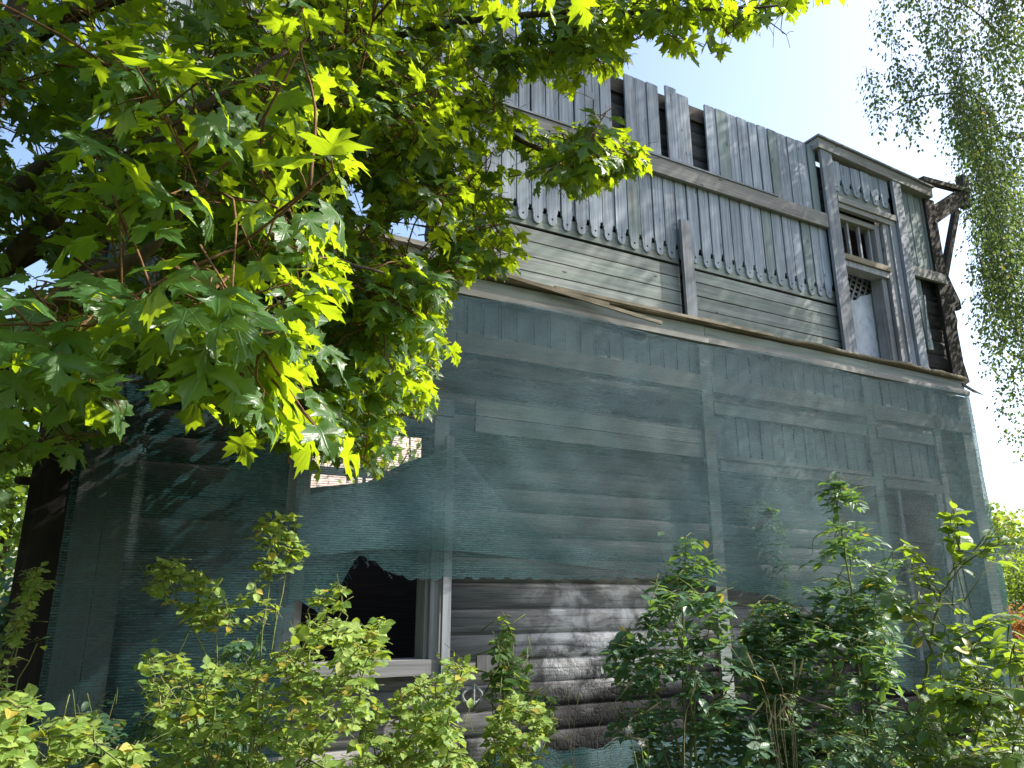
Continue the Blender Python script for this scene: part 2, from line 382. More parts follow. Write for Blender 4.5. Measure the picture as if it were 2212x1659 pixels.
def plank(u0, u1, z0, z1, mat='plank', w=.045, scallop=False, tilt=0, name='plank', top_jit=.012):
    """board with a bead along its right edge; with scallop its foot is stepped, rounded and pierced"""
    wd_ = u1-u0-.006; cx = u0+wd_*.42; mb = MB(); hw = wd_*.40; bw = wd_*.055
    t = z1+random.uniform(-top_jit, top_jit); dt = random.uniform(-top_jit, top_jit)
    y0 = -w-random.uniform(0, .012); y1 = y0+.024
    if scallop:
        s = z0; pts = [(cx-hw, t), (cx-hw, s+.155), (cx-hw*.88, s+.150), (cx-hw*.88, s+.115), (cx-hw*.74, s+.105), (cx-hw*.80, s+.085)]
        for k in range(9):
            a = math.pi+math.pi*k/8; pts.append((cx+math.cos(a)*hw*.80, s+.065+math.sin(a)*.065))
        pts += [(cx+hw*.74, s+.088), (cx+hw*.88, s+.10), (cx+hw*.80, s+.122), (cx+hw*.92, s+.135), (cx+hw, s+.165), (cx+hw, t+dt)]
        hole = [(cx+.0125*math.cos(2*math.pi*k/7), s+.068+.0125*math.sin(2*math.pi*k/7)) for k in range(7)]
        mb.prism(pts, y0, y1, [hole]); zb = s+.185
    else:
        zb = z0+random.uniform(-.004, .004); mb.prism([(cx-hw, t), (cx-hw, zb), (cx+hw, zb), (cx+hw, t+dt)], y0, y1)
    x0 = cx+hw+wd_*.03
    mb.prism([(x0, t+dt), (x0, zb), (x0+bw, zb), (x0+bw, t+dt)], y0+.003, y1)
    x0 += bw+wd_*.02; mb.prism([(x0, t+dt), (x0, zb), (u1-.004, zb), (u1-.004, t+dt)], y0+.006, y1+.002)
    if tilt:
        c, s2 = math.cos(tilt), math.sin(tilt); px_, pz_ = cx, t
        mb.v = [(px_+(x-px_)*c-(zq-pz_)*s2, y, pz_+(x-px_)*s2+(zq-pz_)*c) for x, y, zq in mb.v]
    return mb.build(name, mat, HOUSE)

# upper row of planks, three of them gone, right up to the pilaster beside the opening
runs = [(2.24, 4.24), (4.43, 4.91), (4.99, 5.36), (5.60, 7.46)]
for a, b in runs:
    n = max(1, round((b-a)/.165)); cuts = [a]
    for k in range(1, n): cuts.append(a+(b-a)*k/n+random.uniform(-.018, .018))
    cuts.append(b)
    for k in range(n):
        raised = a == 4.99 and k == 0
        plank(cuts[k]+random.choice((0, 0, .004, .012)), cuts[k+1], 6.16, Z_TOP+(.03 if raised else random.uniform(-.006, .006)), 'plank' if random.random() < .9 else 'plank_green', w=.06 if raised else .045, tilt=random.gauss(0, .004), top_jit=.004)
# lower row with pierced scalloped feet
u = 2.24
while u < 7.5:
    p = random.uniform(.158, .172)
    if u+p > 7.52: break
    plank(u+random.choice((0, 0, .003, .010)), u+p, 5.065+random.uniform(-.014, .014), 6.05, 'plank' if random.random() < .85 else 'plank_green', scallop=True, w=.05)
    u += p
# left block of the upper storey beyond the collapsed gap
u = UL+.02
while u < 1.34:
    p = min(random.uniform(.15, .19), 1.36-u)
    if p < .05: break
    plank(u, u+p, 4.62, Z_TOP-.05+random.uniform(-.1, .03), 'plank'); u += p
box('beam', 'beam', 2.25, 7.56, .075, .12, 6.01, 6.20, tilt=0)
box('beam_cap', 'post', 2.25, 6.6, .07, .135, 6.205, 6.225, tilt=-.002)
box('batten', 'post', 5.05, 5.19, .085, .125, 4.38, 5.52, tilt=.01)
# horizontal siding between scallops and ledge
zs = [4.39, 4.545, 4.70, 4.86, 5.02, 5.20]
for (a, b) in ((2.24, 5.06), (5.18, 7.66)):
    for i in range(5):
        t = random.uniform(-.002, .002)
        box('siding_board', 'siding', a, b, .008, .034, zs[i]+.006, zs[i+1]-(.006 if i != 3 else .028), tilt=t)
# ledge between the storeys
for a, b in ((UL, 2.36), (2.365, 5.3), (5.305, 7.9), (7.905, UR+.02)):
    box('ledge_board', 'siding', a, b, .06, .085, 4.20, 4.335, tilt=random.uniform(-.003, .003))
    box('ledge_lath', 'beam', a, b, .075, .15, 4.13, 4.185, tilt=random.uniform(-.002, .002))
    box('ledge_bead', 'beam', a, b, .085, .115, 4.19, 4.215)
for a, b in ((UL, 1.9), (2.2, 5.02), (5.05, 9.05), (9.06, UR+.03)):
    mb = MB(); n = int((b-a)*4)+2; dz = random.uniform(-.01, .01)
    pts = [(a+(b-a)*i/n, -.14-.02*math.sin(i*.9), 4.365+.006*math.sin(i*1.7)+dz*i/n) for i in range(n+1)]
    mb.tube(pts, [.021+.004*math.sin(i*2.1) for i in range(n+1)], 7); mb.box(a, b, -.13, -.01, 4.35, 4.375)
    mb.build('ledge_cap', 'cap', HOUSE)
mb = MB(); mb.bar((2.75, -.17, 4.395), (4.62, -.22, 4.21), .035, .02); mb.build('loose_lath', 'cap', HOUSE)
mb = MB(); mb.bar((2.3, -.16, 4.42), (4.0, -.20, 4.30), .03, .016); mb.build('loose_lath', 'cap', HOUSE)
mb = MB(); mb.bar((3.4, -.17, 4.37), (6.2, -.18, 4.36), .03, .014); mb.build('loose_lath', 'cap', HOUSE)
# low wall left under the gap
for i in range(2): box('siding_board', 'siding', UL, 2.23, .01, .035, 4.38+i*.075, 4.45+i*.075)
mb = MB(); mb.box(UL, 2.2, -.09, .1, 4.53, 4.575); mb.build('wall_plate', 'beam', HOUSE)
mb = MB(); mb.tube([(x, .02, 4.58+.02*math.sin(x*5)) for x in np.linspace(.2, 1.95, 9)], [.03, .045, .05, .045, .05, .05, .045, .05, .03], 7); mb.build('log_end', 'beam', HOUSE)
# short vertical boards under the ledge and the fillets below them
u = UL+.05
while u < UR-.1:
    p = random.uniform(.16, .18); plank(u, min(u+p, UR-.02), 3.80, 4.125, 'plank_green', w=.03); u += p
for a, b in ((UL+.02, 2.45), (2.46, 5.22), (5.36, 7.75), (7.9, 9.1), (9.14, UR+.02)):
    box('frieze_board', 'beam', a, b, .05, .085, 3.625, 3.795, tilt=random.uniform(-.002, .002))
for a, b in ((5.38, 7.72), (7.92, 9.0)):
    box('frieze_board', 'siding', a, b, .045, .075, 3.40, 3.52); box('trim_board', 'beam', a, b, .055, .10, 2.80, 2.90); box('trim_lath', 'beam', a, b, .045, .07, 2.93, 2.97)
u = 5.38
while u < 8.95:
    if not 7.70 < u < 7.88: plank(u, u+.165, 2.98, 3.395, 'plank_green', w=.02)
    u += .168
for a, b in ((5.21, 5.35), (7.75, 7.88), (9.02, 9.13)):
    box('pilaster', 'siding', a, b, .05, .085, .6 if a < 5.3 else 1.3, 4.12)
for zz in (2.93, 3.075): box('pale_board', 'siding', 2.66, 5.2, .035, .06, zz, zz+.135, tilt=-.006)
box('loose_board', 'grey_brown', 2.70, 3.12, .03, .06, 1.0, 1.135, tilt=-.004)
# lower boarded window far right: posts and dark boards
for a in (8.12, 8.86): box('window_post', 'post', a, a+.06, .05, .085, .9, 2.79)
for i in range(3): box('window_board', 'dark_x', 8.19, 8.85, .03, .05, 1.0+i*.6, 1.57+i*.6)
# left corner: wide grey pilaster, dark corner board, little bracket
for a, b in ((-.20, -.03), (-.025, .12)): box('pilaster', 'grey_brown', a, b, .06, .10, .05, 4.1)
box('corner_board', 'dark_z', UL-.17, UL+.06, -.14, .08, .02, 4.2)
box('bracket', 'black_metal', UL-.26, UL-.16, -.02, .02, 2.28, 2.33)

# lower window
WINO = bpy.data.objects.new('window', None); COL.objects.link(WINO); WINO.parent = HOUSE
wx0, wx1, wz0, wz1 = WIN
box('casing', 'grey_brown', wx0-.15, wx0-.03, .04, .09, wz0-.05, wz1+.1, WINO); box('casing', 'pale_paint', wx1-.02, wx1+.11, .04, .085, wz0-.02, wz1+.1, WINO)
box('casing_lath', 'dark_z', wx1+.115, wx1+.15, .03, .06, wz0-.08, wz1, WINO)
box('head_board', 'post', wx0-.15, wx1+.15, .05, .09, wz1+.105, wz1+.25, WINO)
box('frame', 'grey_brown', wx0-.03, wx0+.03, -.15, .03, wz0, wz1, WINO); box('frame', 'pale_paint', wx1-.045, wx1-.005, -.15, .03, wz0, wz1, WINO)
box('frame', 'dark_x', wx0, wx1, -.15, .03, wz1-.05, wz1, WINO); box('transom', 'post', wx0+.03, wx1-.07, -.10, -.05, 2.50, 2.56, WINO)
box('sill', 'grey_brown2', wx0-.1, wx1+.09, -.12, .12, wz0-.11, wz0-.0, WINO)
box('batten', 'post', 2.36, 2.43, .11, .145, .55, 2.86)

# painted mark on a log: a ring with a cross stroke and arrow
PC = W(1022, 1503, .02); mb = MB(); ring = [(PC[0]+.085*math.cos(a), -.005, PC[1]+.055*math.sin(a)) for a in np.linspace(0, 2*math.pi, 19)]
mb.tube(ring, .0115, 5); mb.tube([(PC[0]+.01, -.008, PC[1]-.065), (PC[0]+.012, -.008, PC[1]+.02), (PC[0]+.01, -.008, PC[1]+.085)], .011, 5)
mb.tube([(PC[0]-.03, -.008, PC[1]+.045), (PC[0]+.01, -.008, PC[1]+.088), (PC[0]+.05, -.008, PC[1]+.05)], .009, 5)
o = mb.build('painted_mark', 'white_paint', HOUSE); o['label'] = 'white painted ring with an upright arrow'

box('corner_board', 'siding', UR-.17, UR+.05, -.12, .075, .05, 4.12)
# upper opening with its pilasters, little scallops, transom and laths
box('pilaster', 'post', 7.47, 7.68, .09, .13, 4.38, Z_TOP-.02); box('pilaster_edge', 'pale_paint', 7.685, 7.715, .05, .10, 4.38, 6.4)
box('pilaster', 'post', 8.86, 9.03, .10, .14, 4.36, Z_TOP-.1); box('casing', 'pale_paint', 8.60, 8.72, .03, .075, 4.37, 6.42); box('casing', 'post', 8.725, 8.85, .06, .10, 4.37, 6.5)
u = 7.69
for i in range(6): plank(u, u+.19, 6.62+random.uniform(-.01, .01), 7.06, 'plank', scallop=True, w=.075); u += .193
box('header_board', 'siding', 7.69, 8.85, .03, .06, 6.52, 6.74); box('header_moulding', 'beam', 7.70, 8.85, .05, .13, 6.44, 6.52); box('header_moulding', 'beam', 7.72, 8.80, .05, .105, 6.37, 6.435)
UWIN = bpy.data.objects.new('upper_window', None); COL.objects.link(UWIN); UWIN.parent = HOUSE
dx0, dx1, dz0, dz1 = DOOR
box('frame', 'pale_paint', dx0-.02, dx0+.015, -.14, .03, dz0, dz1, UWIN); box('frame', 'pale_paint', dx1-.10, dx1-.005, -.14, .025, dz0, dz1, UWIN)
box('frame', 'beam', dx0, dx1, -.14, .02, dz1-.07, dz1, UWIN)
box('transom', 'cap', dx0-.03, dx1+.02, -.12, .10, 5.66, 5.735, UWIN); box('transom', 'pale_paint', dx0, dx1, -.10, .07, 5.58, 5.655, UWIN)
for x in (8.0, 8.22, 8.42): box('mullion', 'pale_paint', x, x+.032, -.06, -.02, 5.74, dz1-.07, UWIN)
pl = [(dx0-.3, 4.0), (9.1, 4.0), (9.3, 5.75), (8.95, 5.72), (8.75, 5.62), (8.62, 5.5), (8.5, 5.42), (8.3, 5.36), (8.2, 5.28), (8.0, 5.25), (7.85, 5.18), (dx0-.3, 5.1)]
mb = MB(); mb.prism(pl, .17, .21); mb.build('plaster_wall', 'plaster', HOUSE)
for k in range(16):
    x = 7.35+k*.105; mb = MB(); mb.bar((x, .22, 4.95), (x+.55, .22, 5.95), .03, .012); mb.build('lath', 'pale_paint', HOUSE)
for k in range(13):
    zz = 4.75+k*.082; mb = MB(); mb.bar((7.5, .235, zz+.32), (9.0, .235, zz-.05), .03, .010); mb.build('lath', 'post', HOUSE)
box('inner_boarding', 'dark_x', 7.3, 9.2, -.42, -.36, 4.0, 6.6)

# top cornice and right hand bay
mb = MB(); mb.box(7.42, 9.74, -.15, .10, 7.08, 7.22, tilt=-.045); mb.build('cornice', 'beam', HOUSE)
mb = MB(); mb.box(7.40, 9.76, -.18, .12, 7.225, 7.25, tilt=-.045); mb.build('cornice_cap', 'roofing', HOUSE)
u = 9.035
while u < 9.72: plank(u, u+.14, 5.86, 7.09, 'plank_green', w=.03); u += .142
box('beam', 'beam', 9.06, 9.80, .06, .11, 5.72, 5.86, tilt=.012)
for i, (x, t, l) in enumerate(((9.07, .03, .9), (9.21, .06, 1.0), (9.38, -.10, .55))):
    plank(x, x+(.13 if i < 2 else .04), 5.72-l, 5.72, 'plank_green' if i < 2 else 'dark_z', w=.02, tilt=t)
box('hanging_strip', 'post', 9.30, 9.33, .02, .04, 4.85, 5.5, tilt=-.10)
# corner board carved with a scroll
cb = [(UR-.15, 4.30), (UR-.15, 7.05), (UR+.08, 7.05), (UR+.08, 5.95), (UR+.14, 5.86), (UR+.22, 5.70), (UR+.30, 5.56), (UR+.31, 5.44), (UR+.24, 5.40), (UR+.17, 5.44), (UR+.13, 5.36), (UR+.16, 5.24), (UR+.12, 5.12), (UR+.13, 4.62), (UR+.20, 4.36), (UR+.08, 4.30)]
mb = MB(); mb.prism(cb, -.07, -.02); o = mb.build('corner_board', 'dark_z', HOUSE); o['label'] = 'dark corner board carved with a scroll'
# bracket that carried the eaves
EB = bpy.data.objects.new('eaves_bracket', None); COL.objects.link(EB); EB.parent = HOUSE
for nm, p, q, a, b in (('arm', (UR-.05, -.02, 6.78), (UR+.95, -.02, 7.42), .20, .10), ('top_rail', (UR-.2, -.10, 7.30), (UR+.98, -.05, 7.46), .07, .09),
                      ('under_strip', (UR-.0, -.075, 6.68), (UR+.8, -.075, 7.20), .05, .03), ('strut', (UR+.10, .0, 5.85), (UR+.72, .0, 7.1), .09, .08),
                      ('end_block', (UR+.92, -.02, 7.20), (UR+1.0, -.02, 7.72), .14, .12)):
    mb = MB(); mb.bar(p, q, a, b); mb.build(nm, 'dark_x', EB)
box('post', 'dark_z', UR-.10, UR+.12, -.15, -.03, 5.6, 6.95, EB)
mb = MB(); mb.prism([(UR-.02, 4.27), (UR-.02, 4.31), (UR+.20, 4.25), (UR+.42, 4.20), (UR+.2, 4.21)], -.10, -.085); mb.build('metal_shard', 'black_metal', HOUSE)

# ------------------------------------------------------------------ the shade net
NET = empty('shade_net', loc(4, .1, 0), 'torn teal shade net hung over the lower storey of the house', 'net', rz=AW)
NOFF = np.array([4, 0, 0])
def nz(u, z, s=1.0): return math.sin(u*1.9*s+z*.7)*.5+math.sin(u*4.3*s-z*1.9+1.3)*.3+math.sin(u*.8+z*3.1+.5)*.2
edge_px = [(655, 1300), (690, 1330), (715, 1300), (735, 1262), (747, 1243), (757, 1216), (777, 1197), (804, 1216), (830, 1232), (854, 1243), (897, 1253), (980, 1249), (1104, 1250), (1237, 1252), (1437, 1248), (1560, 1270), (1640, 1290), (1720, 1315)]
EU = [W(x, y, .16)[0] for x, y in edge_px]; EZ = [W(x, y, .16)[1] for x, y in edge_px]
EU += [6.6, 7.2, 8.2, 10.2]; EZ += [1.25, .8, .45, .35]
def net_sheet(name, u0, u1, bot, top, wfun, parent, nu, nv):
    V = []; F = []
    for i in range(nu+1):
        u = u0+(u1-u0)*i/nu; zb, zt = bot(u), top(u)
        for j in range(nv+1):
            z = zb+(zt-zb)*j/nv; w, du = wfun(u, z); V.append((u+du-NOFF[0], -w+.1, z))
    for i in range(nu):
        for j in range(nv): a = i*(nv+1)+j; F.append((a, a+nv+1, a+nv+2, a+1))
    return mesh_obj(name, V, F, 'net', parent, True)
def wmain(u, z):
    h = min(1, max(0, (4.12-z)/1.2)); w = .17+.022*nz(u, z)+.003*math.sin(u*11+z*5+2*math.sin(z*2.3))*h+.014*math.sin(z*9-u*2.1)*math.exp(-((u-1.9)/.8)**2)*h+.05*h*(math.sin(u*1.3)*.5+.5)*(.4+.6*math.sin(z*1.1)**2)
    w += .12*math.exp(-((u-5.9)/.7)**2-((z-1.9)/.9)**2)          # pushed out by the saplings growing behind it
    w += .003*math.sin(5.5*(u-.7*z)+1.5*math.sin(u*1.7))*math.exp(-((u-4.6)/1.6)**2)*h
    du = 0
    if u > 9.75: w -= (u-9.75)*1.0; du = -(u-9.75)*.3
    return w, du
jag = lambda u, s: .010*math.sin(u*57*s)+.008*math.sin(u*131*s+1)
net_sheet('net_panel', 1.17, 9.95, lambda u: float(np.interp(u, EU, EZ))+jag(u, 1), lambda u: 4.12+.03*math.sin(u*2.2), wmain, NET, 230, 70)
def wleft(u, z): return .185+.018*nz(u*1.3, z)+(.03 if u > .15 else 0)*math.sin(z*2)+.05*max(0, (u-.7)), (.10*math.sin((z-1)*1.3) if u > .9 else 0)*(u-.9)
net_sheet('net_panel', -.24, 1.20, lambda u: .05, lambda u: 4.10+.02*math.sin(u*3), wleft, NET, 50, 80)
hp = [(655, 1072), (740, 1054), (850, 1030), (925, 984), (985, 962), (1100, 1100), (1200, 1175), (1437, 1205), (1650, 1255)]
HU = [W(x, y, .2)[0] for x, y in hp]; HZ = [W(x, y, .2)[1] for x, y in hp]
bp = [(655, 1205), (800, 1187), (985, 1190), (1100, 1203), (1237, 1221), (1437, 1246), (1650, 1288)]
BU = [W(x, y, .2)[0] for x, y in bp]; BZ = [W(x, y, .2)[1] for x, y in bp]
net_sheet('net_fold', 1.19, HU[-1], lambda u: float(np.interp(u, BU, BZ)), lambda u: float(np.interp(u, HU, HZ)), lambda u, z: (wmain(u, z)[0]+.022+.012*math.sin(u*6+z*3), 0), NET, 80, 16)
# frayed threads at the hole
mb = MB()
for k in range(26):
    i = random.choice(range(2, 9)); x, zz = EU[i]+random.uniform(-.08, .08), 0; zz = float(np.interp(x, EU, EZ)); w = wmain(x, zz)[0]
    pts = [(x-4, -w+.1, zz+.01)]
    for q in range(3): pts.append((pts[-1][0]+random.uniform(-.03, .03), pts[-1][1]+random.uniform(-.01, .01), pts[-1][2]-random.uniform(.005, .04)))
    mb.tube(pts, .0012, 3)
o = mb.build('frayed_threads', M['net'], NET); tag(o, kind='stuff')
# strip of the same net lying by the foot of the wall
FN = empty('fallen_net', loc(3.9, .3, 0), 'strip of teal net fallen along the foot of the charred logs', 'net', rz=AW)
V = []; F = []
for i in range(41):
    for j in range(9):
        u = -1.3+2.9*i/40; t = j/8; V.append((u, .20-.10*t+.015*math.sin(u*9), .42-.40*t+.03*math.sin(u*6+t*4)+.02*math.sin(u*17)))
for i in range(40):
    for j in range(8): a = i*9+j; F.append((a, a+9, a+10, a+1))
mesh_obj('net_panel', V, F, 'net', FN, True); mesh_obj('net_fold', [(x, y-.02, z*.96) for x, y, z in V], F, 'net', FN, True)

# ------------------------------------------------------------------ leaves
def norm(v): return v/(np.linalg.norm(v)+1e-9)
def leaf_template(kind, var=0):
    if kind == 'maple':
        h = [(0, .0), (.13, -.07), (.34, -.12), (.32, .02), (.47, .05), (.44, .14), (.62, .24), (.54, .32), (.70, .50), (.47, .45), (.25, .38), (.22, .58), (.36, .70), (.20, .74), (.16, .86), (.08, .84), (0, 1.04)]
        r = random.Random(var); h = [(x*(1+r.uniform(-.06, .06)), y+r.uniform(-.025, .025)) if 0 < i < 16 else (x, y) for i, (x, y) in enumerate(h)]
        out = h+[(-x, y) for x, y in h[-2:0:-1]]; c = (0, .26); n = len(out)
        P = [c]+[(c[0]+(x-c[0])*.5, c[1]+(y-c[1])*.5) for x, y in out]+out
        F = [(0, 1+i, 1+(i+1) % n) for i in range(n)]
        for i in range(n): a, b = 1+i, 1+(i+1) % n; F += [(a, a+n, b+n), (a, b+n, b)]
        fold = (.14, .30, .05, .42)[var % 4]; dr = (.22, .40, .60, .12)[var % 4]
        V = [(x, y, fold*abs(x)-dr*max(0, y-.1)**2-.55*max(0, abs(x)-.28)+.04*math.sin(8*x+var)+.035*math.sin(9*y+var*2)) for x, y in P]
    elif kind == 'diamond':
        V = [(0, 0, 0), (.36, .38, .06), (0, 1, -.05), (-.36, .38, .06)]; F = [(0, 1, 2), (0, 2, 3)]
    else:
        wd = {'rose': .39, 'ash': .26, 'elm': .30}[kind]; prof = {'rose': (.55, 1, .85, .42), 'ash': (.6, 1, .85, .40), 'elm': (.75, 1, .95, .55)}[kind]
        ys = (.16, .40, .64, .85); V = [(0, 0, 0)]
        for y, p in zip(ys, prof): V += [(wd*p, y, .10*wd*p*2), (0, y, 0), (-wd*p, y, .10*wd*p*2)]
        V.append((0, 1, 0)); F = [(0, 1, 2), (0, 2, 3)]
        for i in range(3):
            a = 1+3*i; F += [(a, a+3, a+4), (a, a+4, a+1), (a+1, a+4, a+5), (a+1, a+5, a+2)]
        F += [(10, 13, 11), (11, 13, 12)]
        dr = (.10, .28, .02, .20)[var % 4]; fo = (1, 1.6, .5, 2.2)[var % 4]
        V = [(x+.03*math.sin(4*y+var), y, z_*fo-dr*y*y+.02*math.sin(8*y+var)) for x, y, z_ in V]
    return np.array(V, float), np.array(F, int)
TPL = {k: [leaf_template(k, v) for v in range(4)] for k in ('maple', 'rose', 'ash', 'elm')}; TPL['diamond'] = [leaf_template('diamond')]
TME = {}
def part_mesh(kind, var, mat):
    key = (kind, var, mat)
    if key not in TME:
        V, F = TPL[kind][var]; me = bpy.data.meshes.new('leaf'); me.from_pydata(V.tolist(), [], F.tolist()); me.update()
        me.materials.append(M[mat]); me.shade_smooth(); TME[key] = me
    return TME[key]
class Leaves:
    def __init__(s): s.p = []; s.t = []; s.n = []; s.s = []
    def add(s, p, tip, nor, size): s.p.append(p); s.t.append(tip); s.n.append(nor); s.s.append(size)
    def arrays(s):
        P = np.array(s.p); T = np.array(s.t); Nn = np.array(s.n); S = np.array(s.s)
        T /= np.linalg.norm(T, axis=1)[:, None]+1e-9; X = np.cross(T, Nn); X /= np.linalg.norm(X, axis=1)[:, None]+1e-9; Z = np.cross(X, T)
        return P, np.stack([X, T, Z], axis=2), S
def cloud(name, kind, P, R, S, rnd, mat, parent, origin):
    """all given leaves as one mesh, with a random number and leaf-own coordinates stored on each vertex"""
    tp = TPL[kind]; var = np.arange(len(P)) % len(tp); VV = []; FF = []; RR = []; LL = []; base = 0
    for k, (V, F) in enumerate(tp):
        idx = np.nonzero(var == k)[0]
        if not len(idx): continue
        v = np.einsum('nij,vj->nvi', R[idx], V)*S[idx][:, None, None]+P[idx][:, None, :]-np.array(origin)
        nv = len(V); f = F[None]+(base+np.arange(len(idx))*nv)[:, None, None]
        VV.append(v.reshape(-1, 3)); FF.append(f.reshape(-1, 3)); RR.append(np.repeat(rnd[idx], nv)); LL.append(np.tile(V, (len(idx), 1))); base += nv*len(idx)
    V = np.concatenate(VV); F = np.concatenate(FF); me = bpy.data.meshes.new(name)
    me.vertices.add(len(V)); me.vertices.foreach_set('co', V.astype(np.float32).ravel())
    me.loops.add(F.size); me.loops.foreach_set('vertex_index', F.astype(np.int32).ravel())
    me.polygons.add(len(F)); me.polygons.foreach_set('loop_start', np.arange(0, F.size, 3, dtype=np.int32))
    me.update(calc_edges=True)
    a = me.attributes.new('rnd', 'FLOAT', 'POINT'); a.data.foreach_set('value', np.concatenate(RR).astype(np.float32))
    a = me.attributes.new('lc', 'FLOAT_VECTOR', 'POINT'); a.data.foreach_set('vector', np.concatenate(LL).astype(np.float32).ravel())
    me.materials.append(M[mat]); me.shade_smooth()
    o = bpy.data.objects.new(name, me); COL.objects.link(o); o.parent = parent; o['kind'] = 'stuff'; return o
def norm_rows(A): return A/(np.linalg.norm(A, axis=1)[:, None]+1e-9)
def finish_leaves(L, kind, mat, root, origin, nparts=300, name='foliage'):
    P, R, S = L.arrays(); n = len(P); rnd = RNG.random(n)
    x, y, d = to_px(P+R[:, :, 1]*S[:, None]*.5)
    inside = (x > 0) & (x < 2212) & (y > 0) & (y < 1659)
    face = np.abs(np.einsum('ni,ni->n', R[:, :, 2], norm_rows(P-np.array([0, 0, EYE]))))
    big = np.where(inside, S/d*(.3+face), 0); order = np.argsort(-big); top = [i for i in order[:nparts] if big[i] > 0]
    rest = np.setdiff1d(np.arange(n), top)
    o3 = np.array(origin)
    for i in top:
        o = bpy.data.objects.new('leaf', part_mesh(kind, int(i) % len(TPL[kind]), mat)); COL.objects.link(o)
        m4 = Matrix.Identity(4); s = float(S[i])
        for a in range(3):
            for b in range(3): m4[a][b] = float(R[i, a, b])*s
            m4[a][3] = float(P[i, a]-o3[a])
        o.matrix_local = m4; o.parent = root; o.matrix_parent_inverse = Matrix.Identity(4)
    if len(rest): cloud(name, kind, P[rest], R[rest], S[rest], rnd[rest], mat+'_s', root, origin)

UPV = np.array([0, 0, 1.])
def rv(s=1.0): return RNG.normal(0, s, 3)
def perp(v, d): return v-d*np.dot(v, d)

def unit(kind, S, d, size, L, TW, bias=None, nmax=None):
    """one spray of leaves ending at S, growing along d"""
    side = norm(np.cross(d, UPV)+1e-6); up = norm(perp(UPV, d))
    nb = UPV*.8 if bias is None else bias
    if kind == 'maple':
        n = RNG.integers(2, 4) if nmax is None else nmax; step = .085; tips = []
        TW.tube([S-d*step*(n+.5), S-d*step, S], [.0045, .003, .002], 4)
        for i in range(n):
            b = S-d*step*i*1.1; rot = RNG.uniform(-.5, .5)
            for sg in (-1, 1):
                out = norm(side*sg*math.cos(rot)+up*math.sin(rot)*sg+d*RNG.uniform(.3, .9)+rv(.15)); pl = RNG.uniform(.05, .13)
                e = b+out*pl+np.array([0, 0, -.02]); s = size*RNG.uniform(.7, 1.15)*(1 if i else .8)
                TW.tube([b, (b+e)/2+np.array([0, 0, .008]), e], .0016, 3)
                tip = norm(out*.9+np.array([0, 0, -RNG.uniform(.25, 1.0)])+rv(.15)); nn = norm(nb+out*.35+rv(.28))
                L.add(e, tip, nn, s)
        L.add(S+d*.04, norm(d+np.array([0, 0, -RNG.uniform(.3, .9)])), norm(nb+d*.3+rv(.3)), size*RNG.uniform(.6, .95))
    elif kind in ('rose', 'ash'):
        npair, ln, ls = (3, size*2.6, size) if kind == 'rose' else (int(RNG.integers(4, 6)), size*3.6, size)
        pts = [S-d*ln*(1-t)+np.array([0, 0, -.18*ln*t*t]) for t in np.linspace(0, 1, 5)]; TW.tube(pts, .0014, 3)
        for i in range(npair):
            t = .25+.62*i/(npair-1); b = S-d*ln*(1-t)+np.array([0, 0, -.18*ln*t*t])
            for sg in (-1, 1):
                out = norm(side*sg+d*.55+rv(.14)+np.array([0, 0, -.15]))
                L.add(b, out, norm(nb+up*.3+rv(.42 if kind == 'rose' else .18)), ls*RNG.uniform(.6, 1.15))
        L.add(pts[-1], norm(d+rv(.12)+np.array([0, 0, -.25])), norm(nb+rv(.2)), ls*RNG.uniform(.9, 1.15))
    elif kind == 'elm':
        n = int(RNG.integers(6, 10)) if nmax is None else nmax; ln = size*.42*n
        TW.tube([S-d*ln, S-d*ln*.5+np.array([0, 0, .01]), S], [.004, .003, .0015], 4)
        for i in range(n):
            b = S-d*ln*(1-(i+.5)/n); sg = 1 if i % 2 else -1
            out = norm(side*sg+d*.45+np.array([0, 0, -.22])+rv(.12)); L.add(b+out*.01, out, norm(nb+up*.5+rv(.2)), size*RNG.uniform(.7, 1.1))
        L.add(S, norm(d+np.array([0, 0, -.2])), norm(nb+rv(.2)), size*.8)

